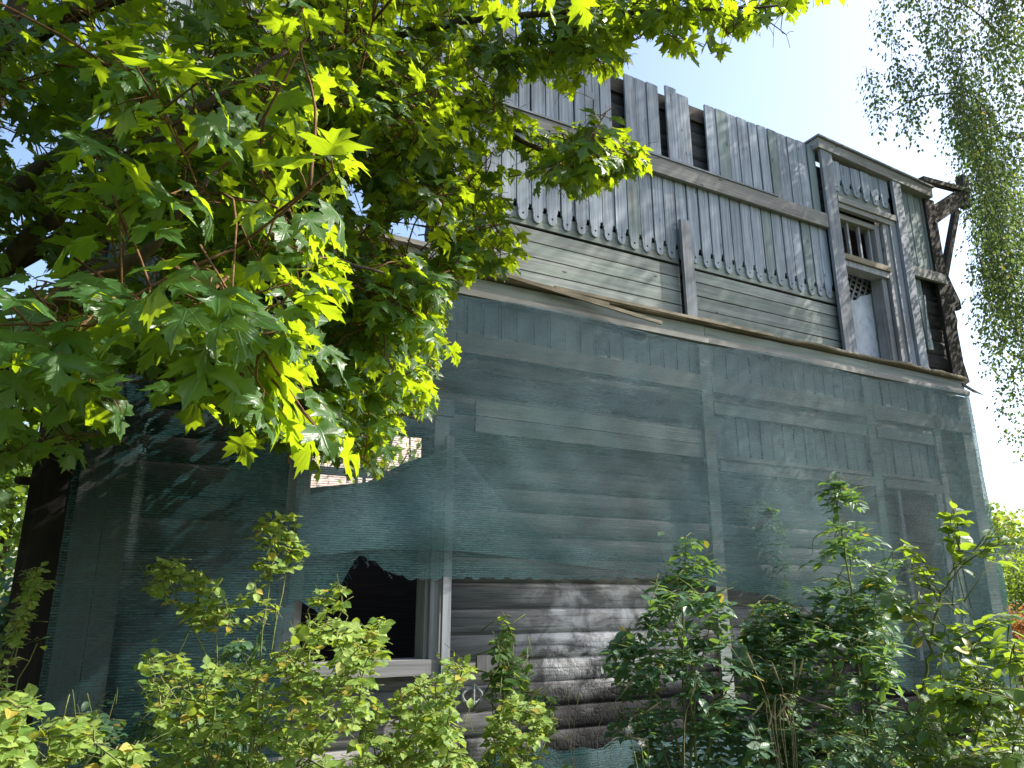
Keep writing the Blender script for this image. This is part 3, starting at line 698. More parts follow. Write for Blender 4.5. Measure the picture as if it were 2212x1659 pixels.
def local(P): Q = np.asarray(P)-FOOT; return Q.dot(TV), Q.dot(NV), Q[2]
def plant(name, label, cat, base, limbs, regions, kind, size, mat, group=None, stem_mat='stem', limb_name='stem', bias=None, nparts=300, conn=.003, attach='near', min_w=.22, ranked=False):
    root = empty(name, base, label, cat, group); o3 = np.array(base, float); nodes = []; nrm = []
    outer = []
    for pts, r0, r1, *fl in limbs:
        C = catmull(pts, 6); rad = np.linspace(r0, r1, len(C)); mb = MB()
        if len(C) > 2: C[1:-1] += RNG.normal(0, .006, (len(C)-2, 3))
        mb.tube(C-o3, rad, 8 if r0 > .02 else 5); mb.build(limb_name, stem_mat, root, True)
        (outer if fl else nodes).extend(list(C[2:])); nrm.append((C[-1], norm(C[-1]-C[-3])))
    nodes = np.array(nodes); L = Leaves(); TW = MB()
    if ranked:
        for pts, r0, r1, *fl in limbs[1:]:
            C = catmull(pts, 6); seg = np.linalg.norm(np.diff(C, axis=0), axis=1); tot = seg.sum(); cum = np.concatenate([[0], np.cumsum(seg)]); k = 0
            for t in np.arange(.05, tot, .036):
                b_ = np.array([np.interp(t, cum, C[:, q]) for q in range(3)]); d_ = norm(np.array([np.interp(t+.02, cum, C[:, q]) for q in range(3)])-b_+1e-6); k += 1
                sd = np.array([1., .25, 0])*(1 if k % 2 else -1); out = norm(sd+d_*.35+np.array([0, 0, -.12])+rv(.10)); L.add(b_+out*.008, out, norm(bias+rv(.18)), size*RNG.uniform(.75, 1.1))
    if kind != 'maple':
        for e, d in nrm: unit(kind, e+d*.04, norm(d+rv(.3)), size, L, TW, bias); unit(kind, e+norm(rv())*.05, norm(d*.4+rv(.7)), size, L, TW, bias)
    for rg in regions:
        if 'ell' in rg and len(outer): nodes = np.vstack([nodes, outer]); outer = []
        poly = rg.get('poly', [(0, 0), (1, 0), (1, 1)]); xs = [p[0] for p in poly]; ys = [p[1] for p in poly]; k = 0; tries = 0
        while k < rg['n'] and tries < rg['n']*30:
            tries += 1
            if 'ell' in rg:                       # unseen leaves added outside the picture to shade the left net
                S = np.array(rg['ell'][0])+norm(rv())*RNG.random()**(1/2.2)*np.array(rg['ell'][1]); x, y, d_ = to_px(S+np.array([0, 0, -.1]))
                if S[2] < 1.0 or np.linalg.norm(S[:2]) < 1.3 or (-120 < x[0] < 2330 and -120 < y[0] < 1800 and S[1] > -.3): continue
            else:
                x = RNG.uniform(min(xs), max(xs)); y = RNG.uniform(min(ys), max(ys))
                if not in_poly(x, y, poly) or any(in_poly(x, y, h) for h in rg.get('holes', ())): continue
                S = at(x, y, RNG.uniform(*rg['d']))
            u, w, zz = local(S)
            if zz < .08 or (w < min_w and zz < 7.5 and UL-.6 < u < UR+.3): continue
            dist = np.linalg.norm(nodes-S, axis=1)
            if attach == 'below': dist = dist+np.maximum(0, nodes[:, 2]-S[2]+.1)*2
            dist = dist*RNG.uniform(.8, 1.25, len(dist)); A = nodes[np.argmin(dist)]; dd = S-A; ln = np.linalg.norm(dd); d = norm(dd+rv(.15)*ln+np.array(rg.get('dir', (0, 0, 0)))*max(.25, ln))
            if kind in ('rose', 'ash'): d = norm(d*np.array([1, 1, .45])+np.array([0, 0, .12]))
            if ln > .06:
                mid = (A+S)/2+np.array([0, 0, .07*ln])+rv(.06)*ln; TW.tube(catmull([A, mid, S-d*.04, S], 3), np.linspace(conn*(1+ln), .0016, 10), 4); nodes = np.vstack([nodes, (A+mid)/2, mid, (mid+S)/2])
            unit(kind, S, d, size*rg.get('size', 1)*RNG.uniform(.85, 1.15), L, TW, rg.get('bias', bias)); k += 1
    # leaves that would hang outside the outline, or through the wall, go
    keep = []
    polys = [r['poly'] for r in regions if 'poly' in r]; holes = [h for r in regions for h in r.get('holes', ())]
    P, R, S_ = L.arrays(); C = P+R[:, :, 1]*S_[:, None]*.55; X, Y, D = to_px(C)
    for i in range(len(P)):
        u, w, zz = local(C[i])
        ok = zz > .03 and not (w < min_w-.08 and zz < 7.4 and UL-.6 < u < UR+.2)
        if ok and any(in_poly(X[i], Y[i], h) for h in holes): ok = RNG.random() < .04
        if ok and 0 < X[i] < 2212 and 0 < Y[i] < 1659 and not any(in_poly(X[i]+RNG.normal(0, 6), Y[i]+RNG.normal(0, 6), p) for p in polys): ok = RNG.random() < rgout
        keep.append(ok)
    L2 = Leaves()
    for i in np.nonzero(keep)[0]: L2.add(L.p[i], L.t[i], L.n[i], L.s[i])
    TW.v = (np.array(TW.v)-o3).tolist(); o = TW.build('twigs', 'twig' if kind == 'maple' else stem_mat, root, True); o['kind'] = 'stuff'
    finish_leaves(L2, kind, mat, root, base, nparts); return root
rgout = .06

# ------------------------------------------------------------------ maple
mbase = at(-330, 1285, 3.4); mbase[2] = 0
def T(h, dx=0, dy=0): return mbase+np.array([dx, dy, h])
A_ = lambda *p: [at(x, y, d) for x, y, d in p]
limbs = [([T(0), T(1.2, .03), T(2.6, -.02, .05), T(4.2, .05, .1), T(6.2, .2, .2), T(8.3, .4, .3)], .15, .03),
  ([T(2.1)]+A_((-60, 790, 3.0), (60, 690, 2.8), (180, 610, 2.65), (300, 560, 2.55), (400, 440, 2.5), (470, 370, 2.5)), .05, .006),
  ([T(2.5)]+A_((20, 560, 3.2), (180, 420, 3.0), (350, 290, 2.8), (480, 195, 2.75), (620, 110, 2.75)), .045, .005),
  ([T(3.2)]+A_((150, 330, 3.9), (420, 260, 4.2), (640, 165, 4.4), (740, 105, 4.5), (960, 52, 4.5), (1150, 32, 4.4), (1400, 25, 4.3), (1680, 12, 4.1)), .06, .006),
  ([T(2.9)]+A_((200, 480, 3.8), (480, 330, 4.2), (760, 190, 4.6), (968, 213, 4.8), (1138, 310, 4.8), (1238, 352, 4.8), (1350, 345, 4.7)), .045, .005),
  ([T(1.9)]+A_((-40, 800, 3.4), (170, 770, 3.5), (300, 806, 3.5), (432, 850, 3.5), (610, 926, 3.5), (760, 950, 3.6)), .03, .004),
  ([T(2.2)]+A_((150, 690, 3.4), (400, 640, 3.3), (610, 600, 3.2), (700, 560, 3.1), (830, 590, 3.1)), .035, .005),
  ([T(2.4)]+A_((200, 640, 3.9), (480, 700, 4.2), (700, 760, 4.4), (850, 720, 4.5), (930, 640, 4.6)), .035, .005),
  ([T(4.2)]+A_((100, 60, 3.6), (400, -60, 3.6), (800, -180, 3.8), (1200, -260, 4.0)), .05, .008),
  ([T(5.2), T(6.0, .8, -.6), T(6.8, 1.8, -.9), T(7.2, 2.8, -1.0)], .05, .01),
  ([T(3.4), T(4.0, -.9, -1.5), T(4.6, -.5, -3.4), T(5.0, .4, -5.2)], .06, .012, 1), ([T(4.8), T(5.6, -.9, -.6), T(6.4, -2.0, -.9)], .05, .01), ([T(2.8), T(3.5, -.9, -1.6), T(3.9, -1.5, -3.4)], .05, .01, 1), ([T(3.6), T(4.4, -.8, .3), T(5.0, -1.9, .8)], .05, .01)]
OUT = [(-700, -900), (2050, -700), (1850, -60), (1750, -5), (1735, 40), (1700, 75), (1640, 60), (1600, 90), (1555, 70), (1500, 120), (1450, 130), (1430, 85), (1385, 60), (1360, 130), (1330, 165), (1255, 150), (1240, 200), (1190, 215), (1120, 165), (1095, 230), (1160, 262), (1330, 265), (1400, 320), (1395, 375), (1300, 395), (1245, 440), (1200, 400), (1130, 385), (1085, 430), (1125, 500), (1150, 530), (1120, 590), (1040, 600), (975, 620), (955, 690), (945, 750), (935, 820), (940, 905), (905, 915), (875, 880), (850, 960), (815, 1035), (780, 1010), (700, 985), (640, 965), (555, 945), (500, 885), (430, 860), (330, 800), (250, 790), (238, 870), (245, 955), (190, 945), (150, 985), (105, 1020), (60, 1005), (-60, 1010), (-700, 1000)]
SKYH = [[(838, 470), (930, 478), (928, 560), (850, 540)], [(0, 255), (40, 265), (35, 300), (0, 300)], [(10, 315), (90, 320), (80, 350), (5, 350)], [(745, 400), (790, 395), (800, 470), (750, 460)], [(5, 525), (85, 520), (95, 580), (10, 590)], [(125, 455), (150, 455), (150, 480), (125, 480)], [(540, 655), (640, 660), (630, 715), (545, 705)], [(1130, 170), (1240, 215), (1230, 255), (1110, 240)]]
def clip(poly, x0, x1, y0, y1):      # axis-aligned clip of an outline
    def cl(pts, f, g):
        out = []
        for a, b in zip(pts, pts[1:]+pts[:1]):
            if f(a): out.append(a)
            if f(a) != f(b): out.append(g(a, b))
        return out
    ix = lambda X: (lambda a, b: (X, a[1]+(b[1]-a[1])*(X-a[0])/(b[0]-a[0]))); iy = lambda Y: (lambda a, b: (a[0]+(b[0]-a[0])*(Y-a[1])/(b[1]-a[1]), Y))
    p = cl(poly, lambda q: q[0] >= x0, ix(x0)); p = cl(p, lambda q: q[0] <= x1, ix(x1)); p = cl(p, lambda q: q[1] >= y0, iy(y0)); return cl(p, lambda q: q[1] <= y1, iy(y1))
camb = np.array([.15, -.55, .55]); sunb = UPV*.55+SUN*.25+np.array([-.05, -.18, 0])
regs = [dict(poly=clip(OUT, -250, 560, 580, 1020), d=(1.85, 2.6), n=20, bias=camb, size=1.22, holes=SKYH, dir=(.3, 0, -.3)),
  dict(poly=clip(OUT, 200, 720, 60, 960), d=(1.95, 2.9), n=50, bias=sunb, size=1.15, holes=SKYH, dir=(.4, 0, -.1)),
  dict(poly=clip(OUT, -300, 720, -60, 1020), d=(2.8, 4.9), n=560, bias=sunb, holes=SKYH, dir=(.3, 0, -.1)),
  dict(poly=clip(OUT, 420, 990, 560, 1040), d=(3.2, 5.5), n=230, bias=sunb, size=.95, holes=SKYH, dir=(.4, 0, -.3)),
  dict(poly=clip(OUT, 420, 990, 60, 1040), d=(3.2, 5.4), n=380, bias=sunb, size=.95, holes=SKYH, dir=(.4, 0, -.1)),
  dict(poly=clip(OUT, 640, 1420, -40, 640), d=(4.2, 5.4), n=420, bias=sunb, size=.95, holes=SKYH, dir=(.4, 0, -.05)),
  dict(poly=clip(OUT, 1230, 1760, -60, 400), d=(3.9, 4.7), n=78, bias=sunb, size=.98, holes=SKYH, dir=(.4, 0, -.1)),
  dict(poly=clip(OUT, -700, 2000, -900, -20), d=(3.7, 5.5), n=300, bias=sunb),
  dict(poly=clip(OUT, 250, 1250, -700, -20), d=(2.7, 3.7), n=110, bias=sunb),  # unseen clump added overhead to shade the upper-left leaves
  dict(ell=((-2.6, 1.0, 4.6), (3.4, 4.6, 2.9)), n=480, bias=sunb, size=1.3),  # unseen foliage added over the camera to shade the left net
  dict(ell=((-3.9, .2, 2.9), (2.5, 3.6, 2.0)), n=420, bias=sunb, size=1.45)]  # low unseen foliage added beside and behind the camera, also shading the left net
plant('maple_tree', 'maple tree with big lobed leaves overhanging from the left, glowing yellow green', 'tree', mbase, limbs, regs, 'maple', .118, 'maple', stem_mat='bark', limb_name='branch', conn=.0035)

# ------------------------------------------------------------------ birch
bb = loc(12.0, 1.6, 0)
BR = empty('birch_tree', bb, 'tall weeping birch behind the right corner of the house', 'tree')
mb = MB(); C = catmull([bb, bb+[.05, 0, 3], bb+[0, .1, 7], bb+[.1, .1, 11], bb+[.05, 0, 17.5]], 6); mb.tube(C-bb, np.linspace(.19, .03, len(C)), 10); mb.build('trunk', 'birch_bark', BR, True)
L = Leaves(); TW = MB()
ENV_X = [1840, 1870, 1900, 1960, 1985, 2010, 2040, 2070, 2095, 2120, 2160, 2212, 2300, 2800]; ENV_Y = [40, 250, 300, 330, 270, 215, 420, 400, 640, 800, 960, 1010, 1050, 1100]
def strand(px, y0, y1, depth, dens=1.0):
    p = at(px, y0, depth); q = at(px, y1, depth); ln = p[2]-q[2]
    if ln < .1: return
    n = max(3, int(ln/.35)); xs = np.cumsum(RNG.normal(0, .035, (n+1, 2)), axis=0)
    pts = np.array([[p[0]+xs[i, 0], p[1]+xs[i, 1], p[2]-ln*i/n] for i in range(n+1)]); TW.tube(pts, [.004*(1-.75*i/n) for i in range(n+1)], 3)
    m = int(ln*70*dens)
    for k in range(m):
        t = RNG.random()*n; i = min(int(t), n-1); b = pts[i]+(pts[i+1]-pts[i])*(t-i); th_ = RNG.uniform(0, 2*math.pi); out = np.array([math.cos(th_), math.sin(th_), -.6])
        fat = .02+.15*RNG.random()
        L.add(b+out*fat, norm(out+np.array([0, 0, -.7])+rv(.3)), norm(np.array([math.cos(th_), math.sin(th_), .5])+rv(.5)), RNG.uniform(.042, .066))
for c in range(66):
    cx = (RNG.uniform(2030, 2225) if c < 40 else RNG.uniform(2120, 2250)) if c < 54 else RNG.uniform(2225, 2440); cd = RNG.uniform(9.6, 12.5)
    yb = np.interp(cx, ENV_X, ENV_Y)*RNG.uniform(.5, 1.0) if cx < 2230 else RNG.uniform(100, 950)
    cy = yb if c % 3 == 0 else RNG.uniform(-600, yb)
    for q in range(int(RNG.integers(7, 13))):
        ln = RNG.uniform(90, 330); y1 = min(cy+RNG.normal(0, 60), np.interp(cx, ENV_X, ENV_Y)); strand(cx+RNG.normal(0, 15), y1-ln, y1, cd+RNG.normal(0, .18), .62)
for x, y0, y1 in ((1893, 20, 95), (1905, 0, 60), (1880, 140, 275), (1893, 190, 300), (1925, 90, 235), (1912, 150, 225), (1960, 120, 240), (1950, 170, 330), (1957, 200, 310), (1990, 130, 260), (2005, 110, 240), (1985, 20, 140), (2015, 0, 120), (2000, 60, 200), (2030, 0, 300), (1938, 130, 200), (1970, 150, 270), (2040, 60, 380), (2050, 200, 330), (1920, -30, 40), (1940, -40, 70), (1975, -60, 90), (1930, 30, 110), (2140, 700, 960), (2170, 600, 930), (2200, 640, 1000), (2120, 560, 880), (2190, 800, 990)):
    for _ in range(2): strand(x+RNG.normal(0, 5), y0, y1, RNG.uniform(9.6, 11.0), .9)
for c in range(54):                                    # the crown above and to the right of the picture, plus added shading clusters
    a = RNG.uniform(0, 2*math.pi); r = 3.1*math.sqrt(RNG.random()); zt = RNG.uniform(8.5, 17.0); r *= min(1, (18.5-zt)/4)
    cc = bb+np.array([r*math.cos(a), r*math.sin(a), zt])
    if c >= 18: cc = bb+NV*RNG.uniform(1.0, 4.2)+TV*RNG.normal(0, .8)+np.array([0, 0, RNG.uniform(10.5, 16.5)])  # unseen clusters added out to the side to keep sun off the left facade
    for q in range(8):
        p = cc+rv(.16); x, y, d = to_px(p); x2, y2, _ = to_px(p-np.array([0, 0, RNG.uniform(.8, 2.0)]))
        if -20 < x2[0] < 2212 and y2[0] > np.interp(x2[0], ENV_X, ENV_Y): continue
        if x[0] < 2040 and y2[0] > -10: continue
        strand(x[0], y[0], y2[0], d[0], .7)
for k in range(30):
    zt = 4.5+k*.42; a = k*2.4; r = 2.0*min(1, (16-zt)/4); tip = bb+np.array([r*math.cos(a), r*math.sin(a), zt+1.2])
    x, y, d = to_px(tip)
    if x[0] < 2130: tip = bb+(tip-bb)*np.array([.25, .25, 1])
    mb = MB(); C = catmull([bb+[.04, .04, zt], (bb+[0, 0, zt]+tip)/2+np.array([0, 0, .25]), tip], 5); mb.tube(C-bb, np.linspace(.03, .005, len(C)), 6); mb.build('branch', 'bark', BR, True)
limb = A_((2190, 300, 11.2), (2110, 215, 10.8), (2010, 205, 10.4), (1930, 240, 10.2), (1885, 290, 10.0)); mb = MB(); C = catmull([bb+[0, 0, 8.5]]+limb, 5); mb.tube(C-bb, np.linspace(.02, .003, len(C)), 6); mb.build('branch', 'bark', BR, True)
limb = A_((2200, 100, 11.2), (2100, 20, 10.8), (2000, -20, 10.4), (1910, 0, 10.2)); mb = MB(); C = catmull([bb+[0, 0, 9.5]]+limb, 5); mb.tube(C-bb, np.linspace(.02, .003, len(C)), 6); mb.build('branch', 'bark', BR, True)
TW.v = (np.array(TW.v)-bb).tolist(); o = TW.build('twigs', 'bark', BR); o['kind'] = 'stuff'
P, R_, S_ = L.arrays(); cloud('foliage', 'diamond', P, R_, S_, RNG.random(len(P)), 'birch_s', BR, bb)

# ------------------------------------------------------------------ shrubs and saplings
def gbase(px, depth): p = at(px, 1285, depth); p[2] = 0; return p
def canes(base, tops, r0=.007, r1=.002, spread=.12):
    out = []
    for (x, y, d) in tops:
        t = at(x, y, d); b = base+np.array([RNG.uniform(-spread, spread), RNG.uniform(-spread, spread), 0]); m = b*.45+t*.55; m[2] = t[2]*.62; m[:2] = b[:2]*.65+t[:2]*.35
        out.append(([b, m, t], r0, r1))
    return out
rb = np.array([.12, -.25, .75])
G1 = 'wild rose bushes in front of the house'
b = gbase(560, 3.3)
plant('rose_bush', 'large sunlit rose bush with two tall canes left of the torn window', 'bush', b,
  canes(b, [(640, 1120, 3.5), (600, 1130, 3.5), (360, 1225, 3.4), (470, 1290, 3.4), (320, 1420, 3.1), (400, 1440, 3.0), (680, 1350, 3.2), (760, 1360, 3.3), (820, 1350, 3.4), (720, 1270, 3.6), (560, 1440, 3.0), (480, 1560, 2.8), (640, 1500, 2.9), (760, 1520, 3.0)]),
  [dict(poly=[(520, 1140), (600, 1100), (650, 1120), (668, 1190), (650, 1240), (560, 1250), (520, 1200)], d=(3.3, 3.6), n=34),
   dict(poly=[(315, 1275), (330, 1205), (400, 1205), (450, 1240), (500, 1290), (560, 1260), (600, 1300), (560, 1350), (470, 1370), (390, 1350), (350, 1300)], d=(3.2, 3.6), n=80),
   dict(poly=[(660, 1290), (720, 1250), (750, 1270), (745, 1320), (690, 1330)], d=(3.4, 3.7), n=14),
   dict(poly=[(285, 1470), (310, 1400), (380, 1395), (430, 1420), (520, 1440), (600, 1400), (650, 1340), (740, 1335), (820, 1330), (865, 1350), (840, 1430), (810, 1470), (840, 1560), (860, 1700), (800, 1900), (380, 1900), (330, 1640), (330, 1540)], d=(2.8, 3.7), n=680)],
  'rose', .047, 'rose', G1, bias=rb, min_w=.3)
b = gbase(960, 3.7)
plant('rose_bush', 'rose bush with yellowing leaves under the sill of the torn window', 'bush', b,
  canes(b, [(960, 1430, 3.8), (1000, 1440, 3.8), (900, 1470, 3.7), (860, 1520, 3.5), (950, 1560, 3.4), (1010, 1540, 3.6), (880, 1620, 3.3)]),
  [dict(poly=[(840, 1520), (890, 1460), (930, 1450), (960, 1420), (1020, 1420), (1025, 1460), (985, 1500), (990, 1560), (1020, 1640), (1040, 1850), (820, 1850), (830, 1620)], d=(3.2, 4.0), n=400)],
  'rose', .045, 'rose', G1, bias=rb, min_w=.3)
b = gbase(1120, 3.9)
plant('rose_bush', 'low pale green rose bush below the painted ring on the logs', 'bush', b,
  canes(b, [(1110, 1500, 4.0), (1160, 1530, 4.0), (1060, 1560, 3.8), (1190, 1560, 4.0), (1100, 1640, 3.6)]),
  [dict(poly=[(1030, 1600), (1070, 1540), (1100, 1490), (1150, 1505), (1195, 1530), (1190, 1590), (1170, 1650), (1150, 1850), (1010, 1850)], d=(3.6, 4.2), n=230)],
  'rose', .045, 'rose', G1, bias=rb, min_w=.3)
b = gbase(60, 2.7)
plant('rose_bush', 'yellow green rose bush in the bottom left corner', 'bush', b,
  canes(b, [(60, 1500, 2.7), (20, 1490, 2.7), (150, 1500, 2.8), (140, 1590, 2.6), (30, 1600, 2.4), (200, 1550, 2.8), (210, 1620, 2.6), (300, 1600, 2.7)]),
  [dict(poly=[(-60, 1480), (40, 1475), (105, 1500), (115, 1560), (60, 1600), (90, 1660), (100, 1900), (-120, 1900)], d=(2.2, 2.9), n=200),
   dict(poly=[(100, 1570), (130, 1550), (210, 1540), (220, 1560), (180, 1640), (110, 1700), (90, 1660)], d=(2.5, 2.8), n=24),
   dict(poly=[(210, 1640), (290, 1585), (330, 1620), (320, 1700), (220, 1720)], d=(2.5, 2.8), n=22)],
  'rose', .05, 'rose', G1, bias=rb, min_w=.3)
b = gbase(10, 3.6)
plant('rose_bush', 'thin arching rose canes at the left edge beside the dark corner board', 'bush', b,
  canes(b, [(75, 1250, 3.7), (30, 1330, 3.6), (80, 1390, 3.6)], spread=.05),
  [dict(poly=[(50, 1240), (80, 1205), (115, 1240), (80, 1300), (85, 1330), (40, 1400), (20, 1460), (-20, 1480), (0, 1380), (30, 1310)], d=(3.4, 3.8), n=48)],
  'rose', .045, 'rose', G1, bias=rb, min_w=.3)
b = gbase(330, 4.2)
plant('low_shrub', 'dim low shrub in the shade at the foot of the left net', 'bush', b,
  canes(b, [(250, 1500, 4.2), (330, 1540, 4.2), (450, 1450, 4.2), (500, 1400, 4.2), (180, 1560, 4.2)], spread=.3),
  [dict(poly=[(110, 1640), (180, 1540), (260, 1510), (330, 1540), (420, 1460), (470, 1390), (560, 1380), (600, 1480), (560, 1600), (500, 1850), (120, 1850)], d=(3.8, 4.5), n=170, size=1.5)],
  'elm', .045, 'ash', bias=rb, min_w=.3)
b = gbase(1100, 4.3)
plant('elm_sapling', 'slim elm sapling with round dark leaves against the charred logs', 'sapling', b,
  canes(b, [(1085, 1335, 4.4), (1140, 1430, 4.4), (1180, 1500, 4.3), (1060, 1460, 4.3)], spread=.06),
  [dict(poly=[(1060, 1370), (1085, 1330), (1110, 1360), (1105, 1420), (1140, 1410), (1150, 1470), (1130, 1560), (1070, 1570), (1060, 1450)], d=(4.2, 4.5), n=40),
   dict(poly=[(1150, 1510), (1170, 1490), (1205, 1510), (1190, 1560), (1150, 1560)], d=(4.2, 4.4), n=5)], 'elm', .07, 'elm', 'elm saplings', bias=rb, min_w=.3)
ab = np.array([.10, -.22, .85]); G2 = 'ash saplings in front of the net'
def ash(label, px, dp, stems, regs, size=.09):
    b = gbase(px, dp); return plant('ash_sapling', label, 'sapling', b, canes(b, stems, .011, .003, .10), regs, 'ash', size, 'ash', G2, bias=ab, min_w=.3)
ash('leafy ash sapling right of the charred logs with a slim upright tip', 1470, 4.6, [(1482, 1160, 4.8), (1440, 1260, 4.8), (1540, 1330, 4.7), (1350, 1400, 4.7), (1600, 1420, 4.6), (1400, 1540, 4.4), (1560, 1560, 4.4)],
  [dict(poly=[(1440, 1190), (1480, 1145), (1540, 1175), (1560, 1240), (1500, 1250), (1440, 1230)], d=(4.6, 5.0), n=14),
   dict(poly=[(1290, 1390), (1340, 1350), (1400, 1310), (1400, 1240), (1440, 1225), (1540, 1250), (1590, 1290), (1600, 1350), (1680, 1420), (1650, 1470), (1660, 1560), (1680, 1640), (1640, 1850), (1360, 1850), (1370, 1640), (1300, 1600), (1360, 1510), (1300, 1460)], d=(4.2, 5.2), n=270)])
ash('tallest ash sapling with stacked sprays reaching up the right of the net', 1830, 4.9, [(1798, 1035, 5.2), (1830, 1180, 5.2), (1770, 1280, 5.1), (1900, 1250, 5.0), (1730, 1400, 5.0), (1890, 1430, 4.8), (1800, 1540, 4.6)],
  [dict(poly=[(1760, 1050), (1800, 1020), (1850, 1060), (1890, 1090), (1830, 1120), (1780, 1110), (1750, 1080)], d=(5.0, 5.4), n=12),
   dict(poly=[(1770, 1110), (1850, 1100), (1890, 1140), (1950, 1180), (1930, 1260), (1950, 1310), (1930, 1380), (1700, 1380), (1690, 1320), (1730, 1260), (1720, 1190), (1770, 1180)], d=(4.8, 5.5), n=80),
   dict(poly=[(1660, 1400), (1720, 1330), (1940, 1340), (1980, 1420), (1960, 1520), (1980, 1850), (1680, 1850), (1690, 1560)], d=(4.5, 5.4), n=260)])
ash('dense dark ash sapling between the two taller ones', 1660, 5.0, [(1640, 1300, 5.4), (1700, 1330, 5.3), (1600, 1400, 5.2), (1680, 1480, 5.0)],
  [dict(poly=[(1590, 1370), (1620, 1290), (1680, 1290), (1740, 1300), (1760, 1400), (1740, 1560), (1720, 1850), (1600, 1850), (1630, 1560)], d=(4.9, 5.7), n=170)])
# the one caught between net and wall
b = loc(6.0, .14, 0); u0, z0 = W(1650, 1070, .1); u1, z1 = W(1690, 1200, .1)
plant('ash_sapling', 'pale sapling caught behind the net right of the pilaster', 'sapling', b, [([b, loc(u1, .12, z1-.4), loc(u0, .12, z0)], .008, .002)],
  [dict(poly=[(1595, 1080), (1640, 1060), (1680, 1100), (1700, 1180), (1720, 1320), (1690, 1330), (1650, 1240), (1640, 1160), (1600, 1120)], d=(7.5, 7.85), n=85)], 'ash', .075, 'ash', G2, bias=ab, min_w=.02)
b = gbase(1985, 4.2); eb = np.array([.15, -.15, .8])
plant('elm_sapling', 'elm sapling with large ranked leaves standing before the right edge of the net', 'sapling', b,
  [([b]+A_((1990, 1600, 4.2), (2000, 1450, 4.2), (2020, 1330, 4.2), (2060, 1230, 4.2)), .012, .006), (A_((2060, 1230, 4.2), (2080, 1190, 4.2), (2065, 1130, 4.2), (2055, 1085, 4.2)), .005, .002), (A_((2060, 1230, 4.2), (2110, 1190, 4.15), (2160, 1140, 4.1)), .005, .002),
   (A_((2030, 1300, 4.2), (2000, 1250, 4.2), (1950, 1170, 4.25)), .005, .002), (A_((2010, 1400, 4.2), (1960, 1320, 4.2), (1930, 1290, 4.2)), .004, .002), (A_((2005, 1380, 4.2), (2100, 1350, 4.1), (2180, 1330, 4.0)), .004, .002), (A_((2025, 1330, 4.2), (2060, 1400, 4.1), (2110, 1450, 4.0)), .004, .002)],
  [dict(poly=[(2035, 1085), (2065, 1075), (2085, 1110), (2090, 1200), (2060, 1210), (2040, 1150)], d=(4.15, 4.25), n=4, dir=(0, 0, 1.5)),
   dict(poly=[(2100, 1190), (2140, 1140), (2185, 1140), (2190, 1200), (2130, 1230)], d=(4.05, 4.2), n=4, dir=(.6, 0, .6)),
   dict(poly=[(1935, 1180), (1960, 1160), (2030, 1250), (2040, 1310), (1990, 1290)], d=(4.15, 4.3), n=5, dir=(-.6, 0, .6)),
   dict(poly=[(1900, 1290), (1960, 1280), (2060, 1330), (2190, 1310), (2200, 1350), (2090, 1400), (2000, 1420)], d=(4.0, 4.3), n=9)], 'elm', .095, 'elm', 'elm saplings', bias=eb, min_w=.3, conn=.002, ranked=True)
b = gbase(2130, 3.9)
plant('elm_sapling', 'low elm thicket with glowing leaves in the bottom right corner', 'sapling', b,
  canes(b, [(2080, 1400, 4.0), (2180, 1420, 3.8), (2020, 1480, 4.2), (2140, 1520, 3.7), (2200, 1560, 3.5), (1980, 1560, 4.2), (2060, 1600, 3.8)], .008, .002, .25),
  [dict(poly=[(1960, 1480), (2000, 1420), (2060, 1400), (2100, 1360), (2170, 1370), (2260, 1380), (2260, 1900), (1960, 1900), (1930, 1600)], d=(3.3, 4.4), n=210)], 'elm', .075, 'elm', 'elm saplings', bias=eb, min_w=.3)
b = gbase(1900, 4.0)
plant('low_shrub', 'low ferny shrub at the bottom right between ash and elm', 'bush', b, canes(b, [(1850, 1560, 4.0), (1950, 1560, 3.9), (1780, 1600, 4.0)], .006, .002, .3),
  [dict(poly=[(1720, 1640), (1780, 1580), (1860, 1530), (1960, 1520), (2040, 1560), (2080, 1640), (2060, 1850), (1720, 1850)], d=(3.5, 4.3), n=130)], 'ash', .062, 'ash', bias=ab, min_w=.3)

# dry grass
def tuft(label, px, dp, stalks):
    b = gbase(px, dp); root = empty('grass_tuft', b, label, 'dry grass', 'dry grass by the charred logs')
    for pts in stalks:
        P = np.array([at(*p) for p in pts]); b0 = b+np.array([RNG.uniform(-.08, .08), RNG.uniform(-.05, .05), 0]); C = catmull(np.vstack([[b0], P]), 6)
        mb = MB(); mb.tube(C-b, np.linspace(.0019, .001, len(C)), 4); st = mb.build('stalk', 'straw', root)
        mb = MB(); d = norm(C[-1]-C[-2]); mb.tube([C[-1]-b-d*.01, C[-1]-b+d*.02, C[-1]-b+d*.06, C[-1]-b+d*.085], [.002, .006, .005, .001], 5); mb.build('seed_head', 'straw', st)
tuft('two upright dry grass stalks before the charred logs', 1225, 4.4, [[(1232, 1600, 4.4), (1228, 1510, 4.4)], [(1240, 1600, 4.4), (1247, 1520, 4.4)], [(1200, 1630, 4.3), (1215, 1600, 4.3)]])
tuft('long leaning dry grass stalks left of the leafy ash', 1290, 4.3, [[(1290, 1600, 4.3), (1350, 1490, 4.3)], [(1350, 1590, 4.2), (1400, 1535, 4.2)], [(1320, 1610, 4.2), (1370, 1595, 4.2)]])
tuft('clump of dry grass stems in front of the tall ash', 1680, 4.0, [[(1662+k*7+RNG.uniform(-8, 8), 1570, 4.0), (1655+k*9+RNG.uniform(-25, 25), 1500, 4.0), (1640+k*13+RNG.uniform(-40, 40), 1420+RNG.uniform(0, 130), 4.0)] for k in range(9)])
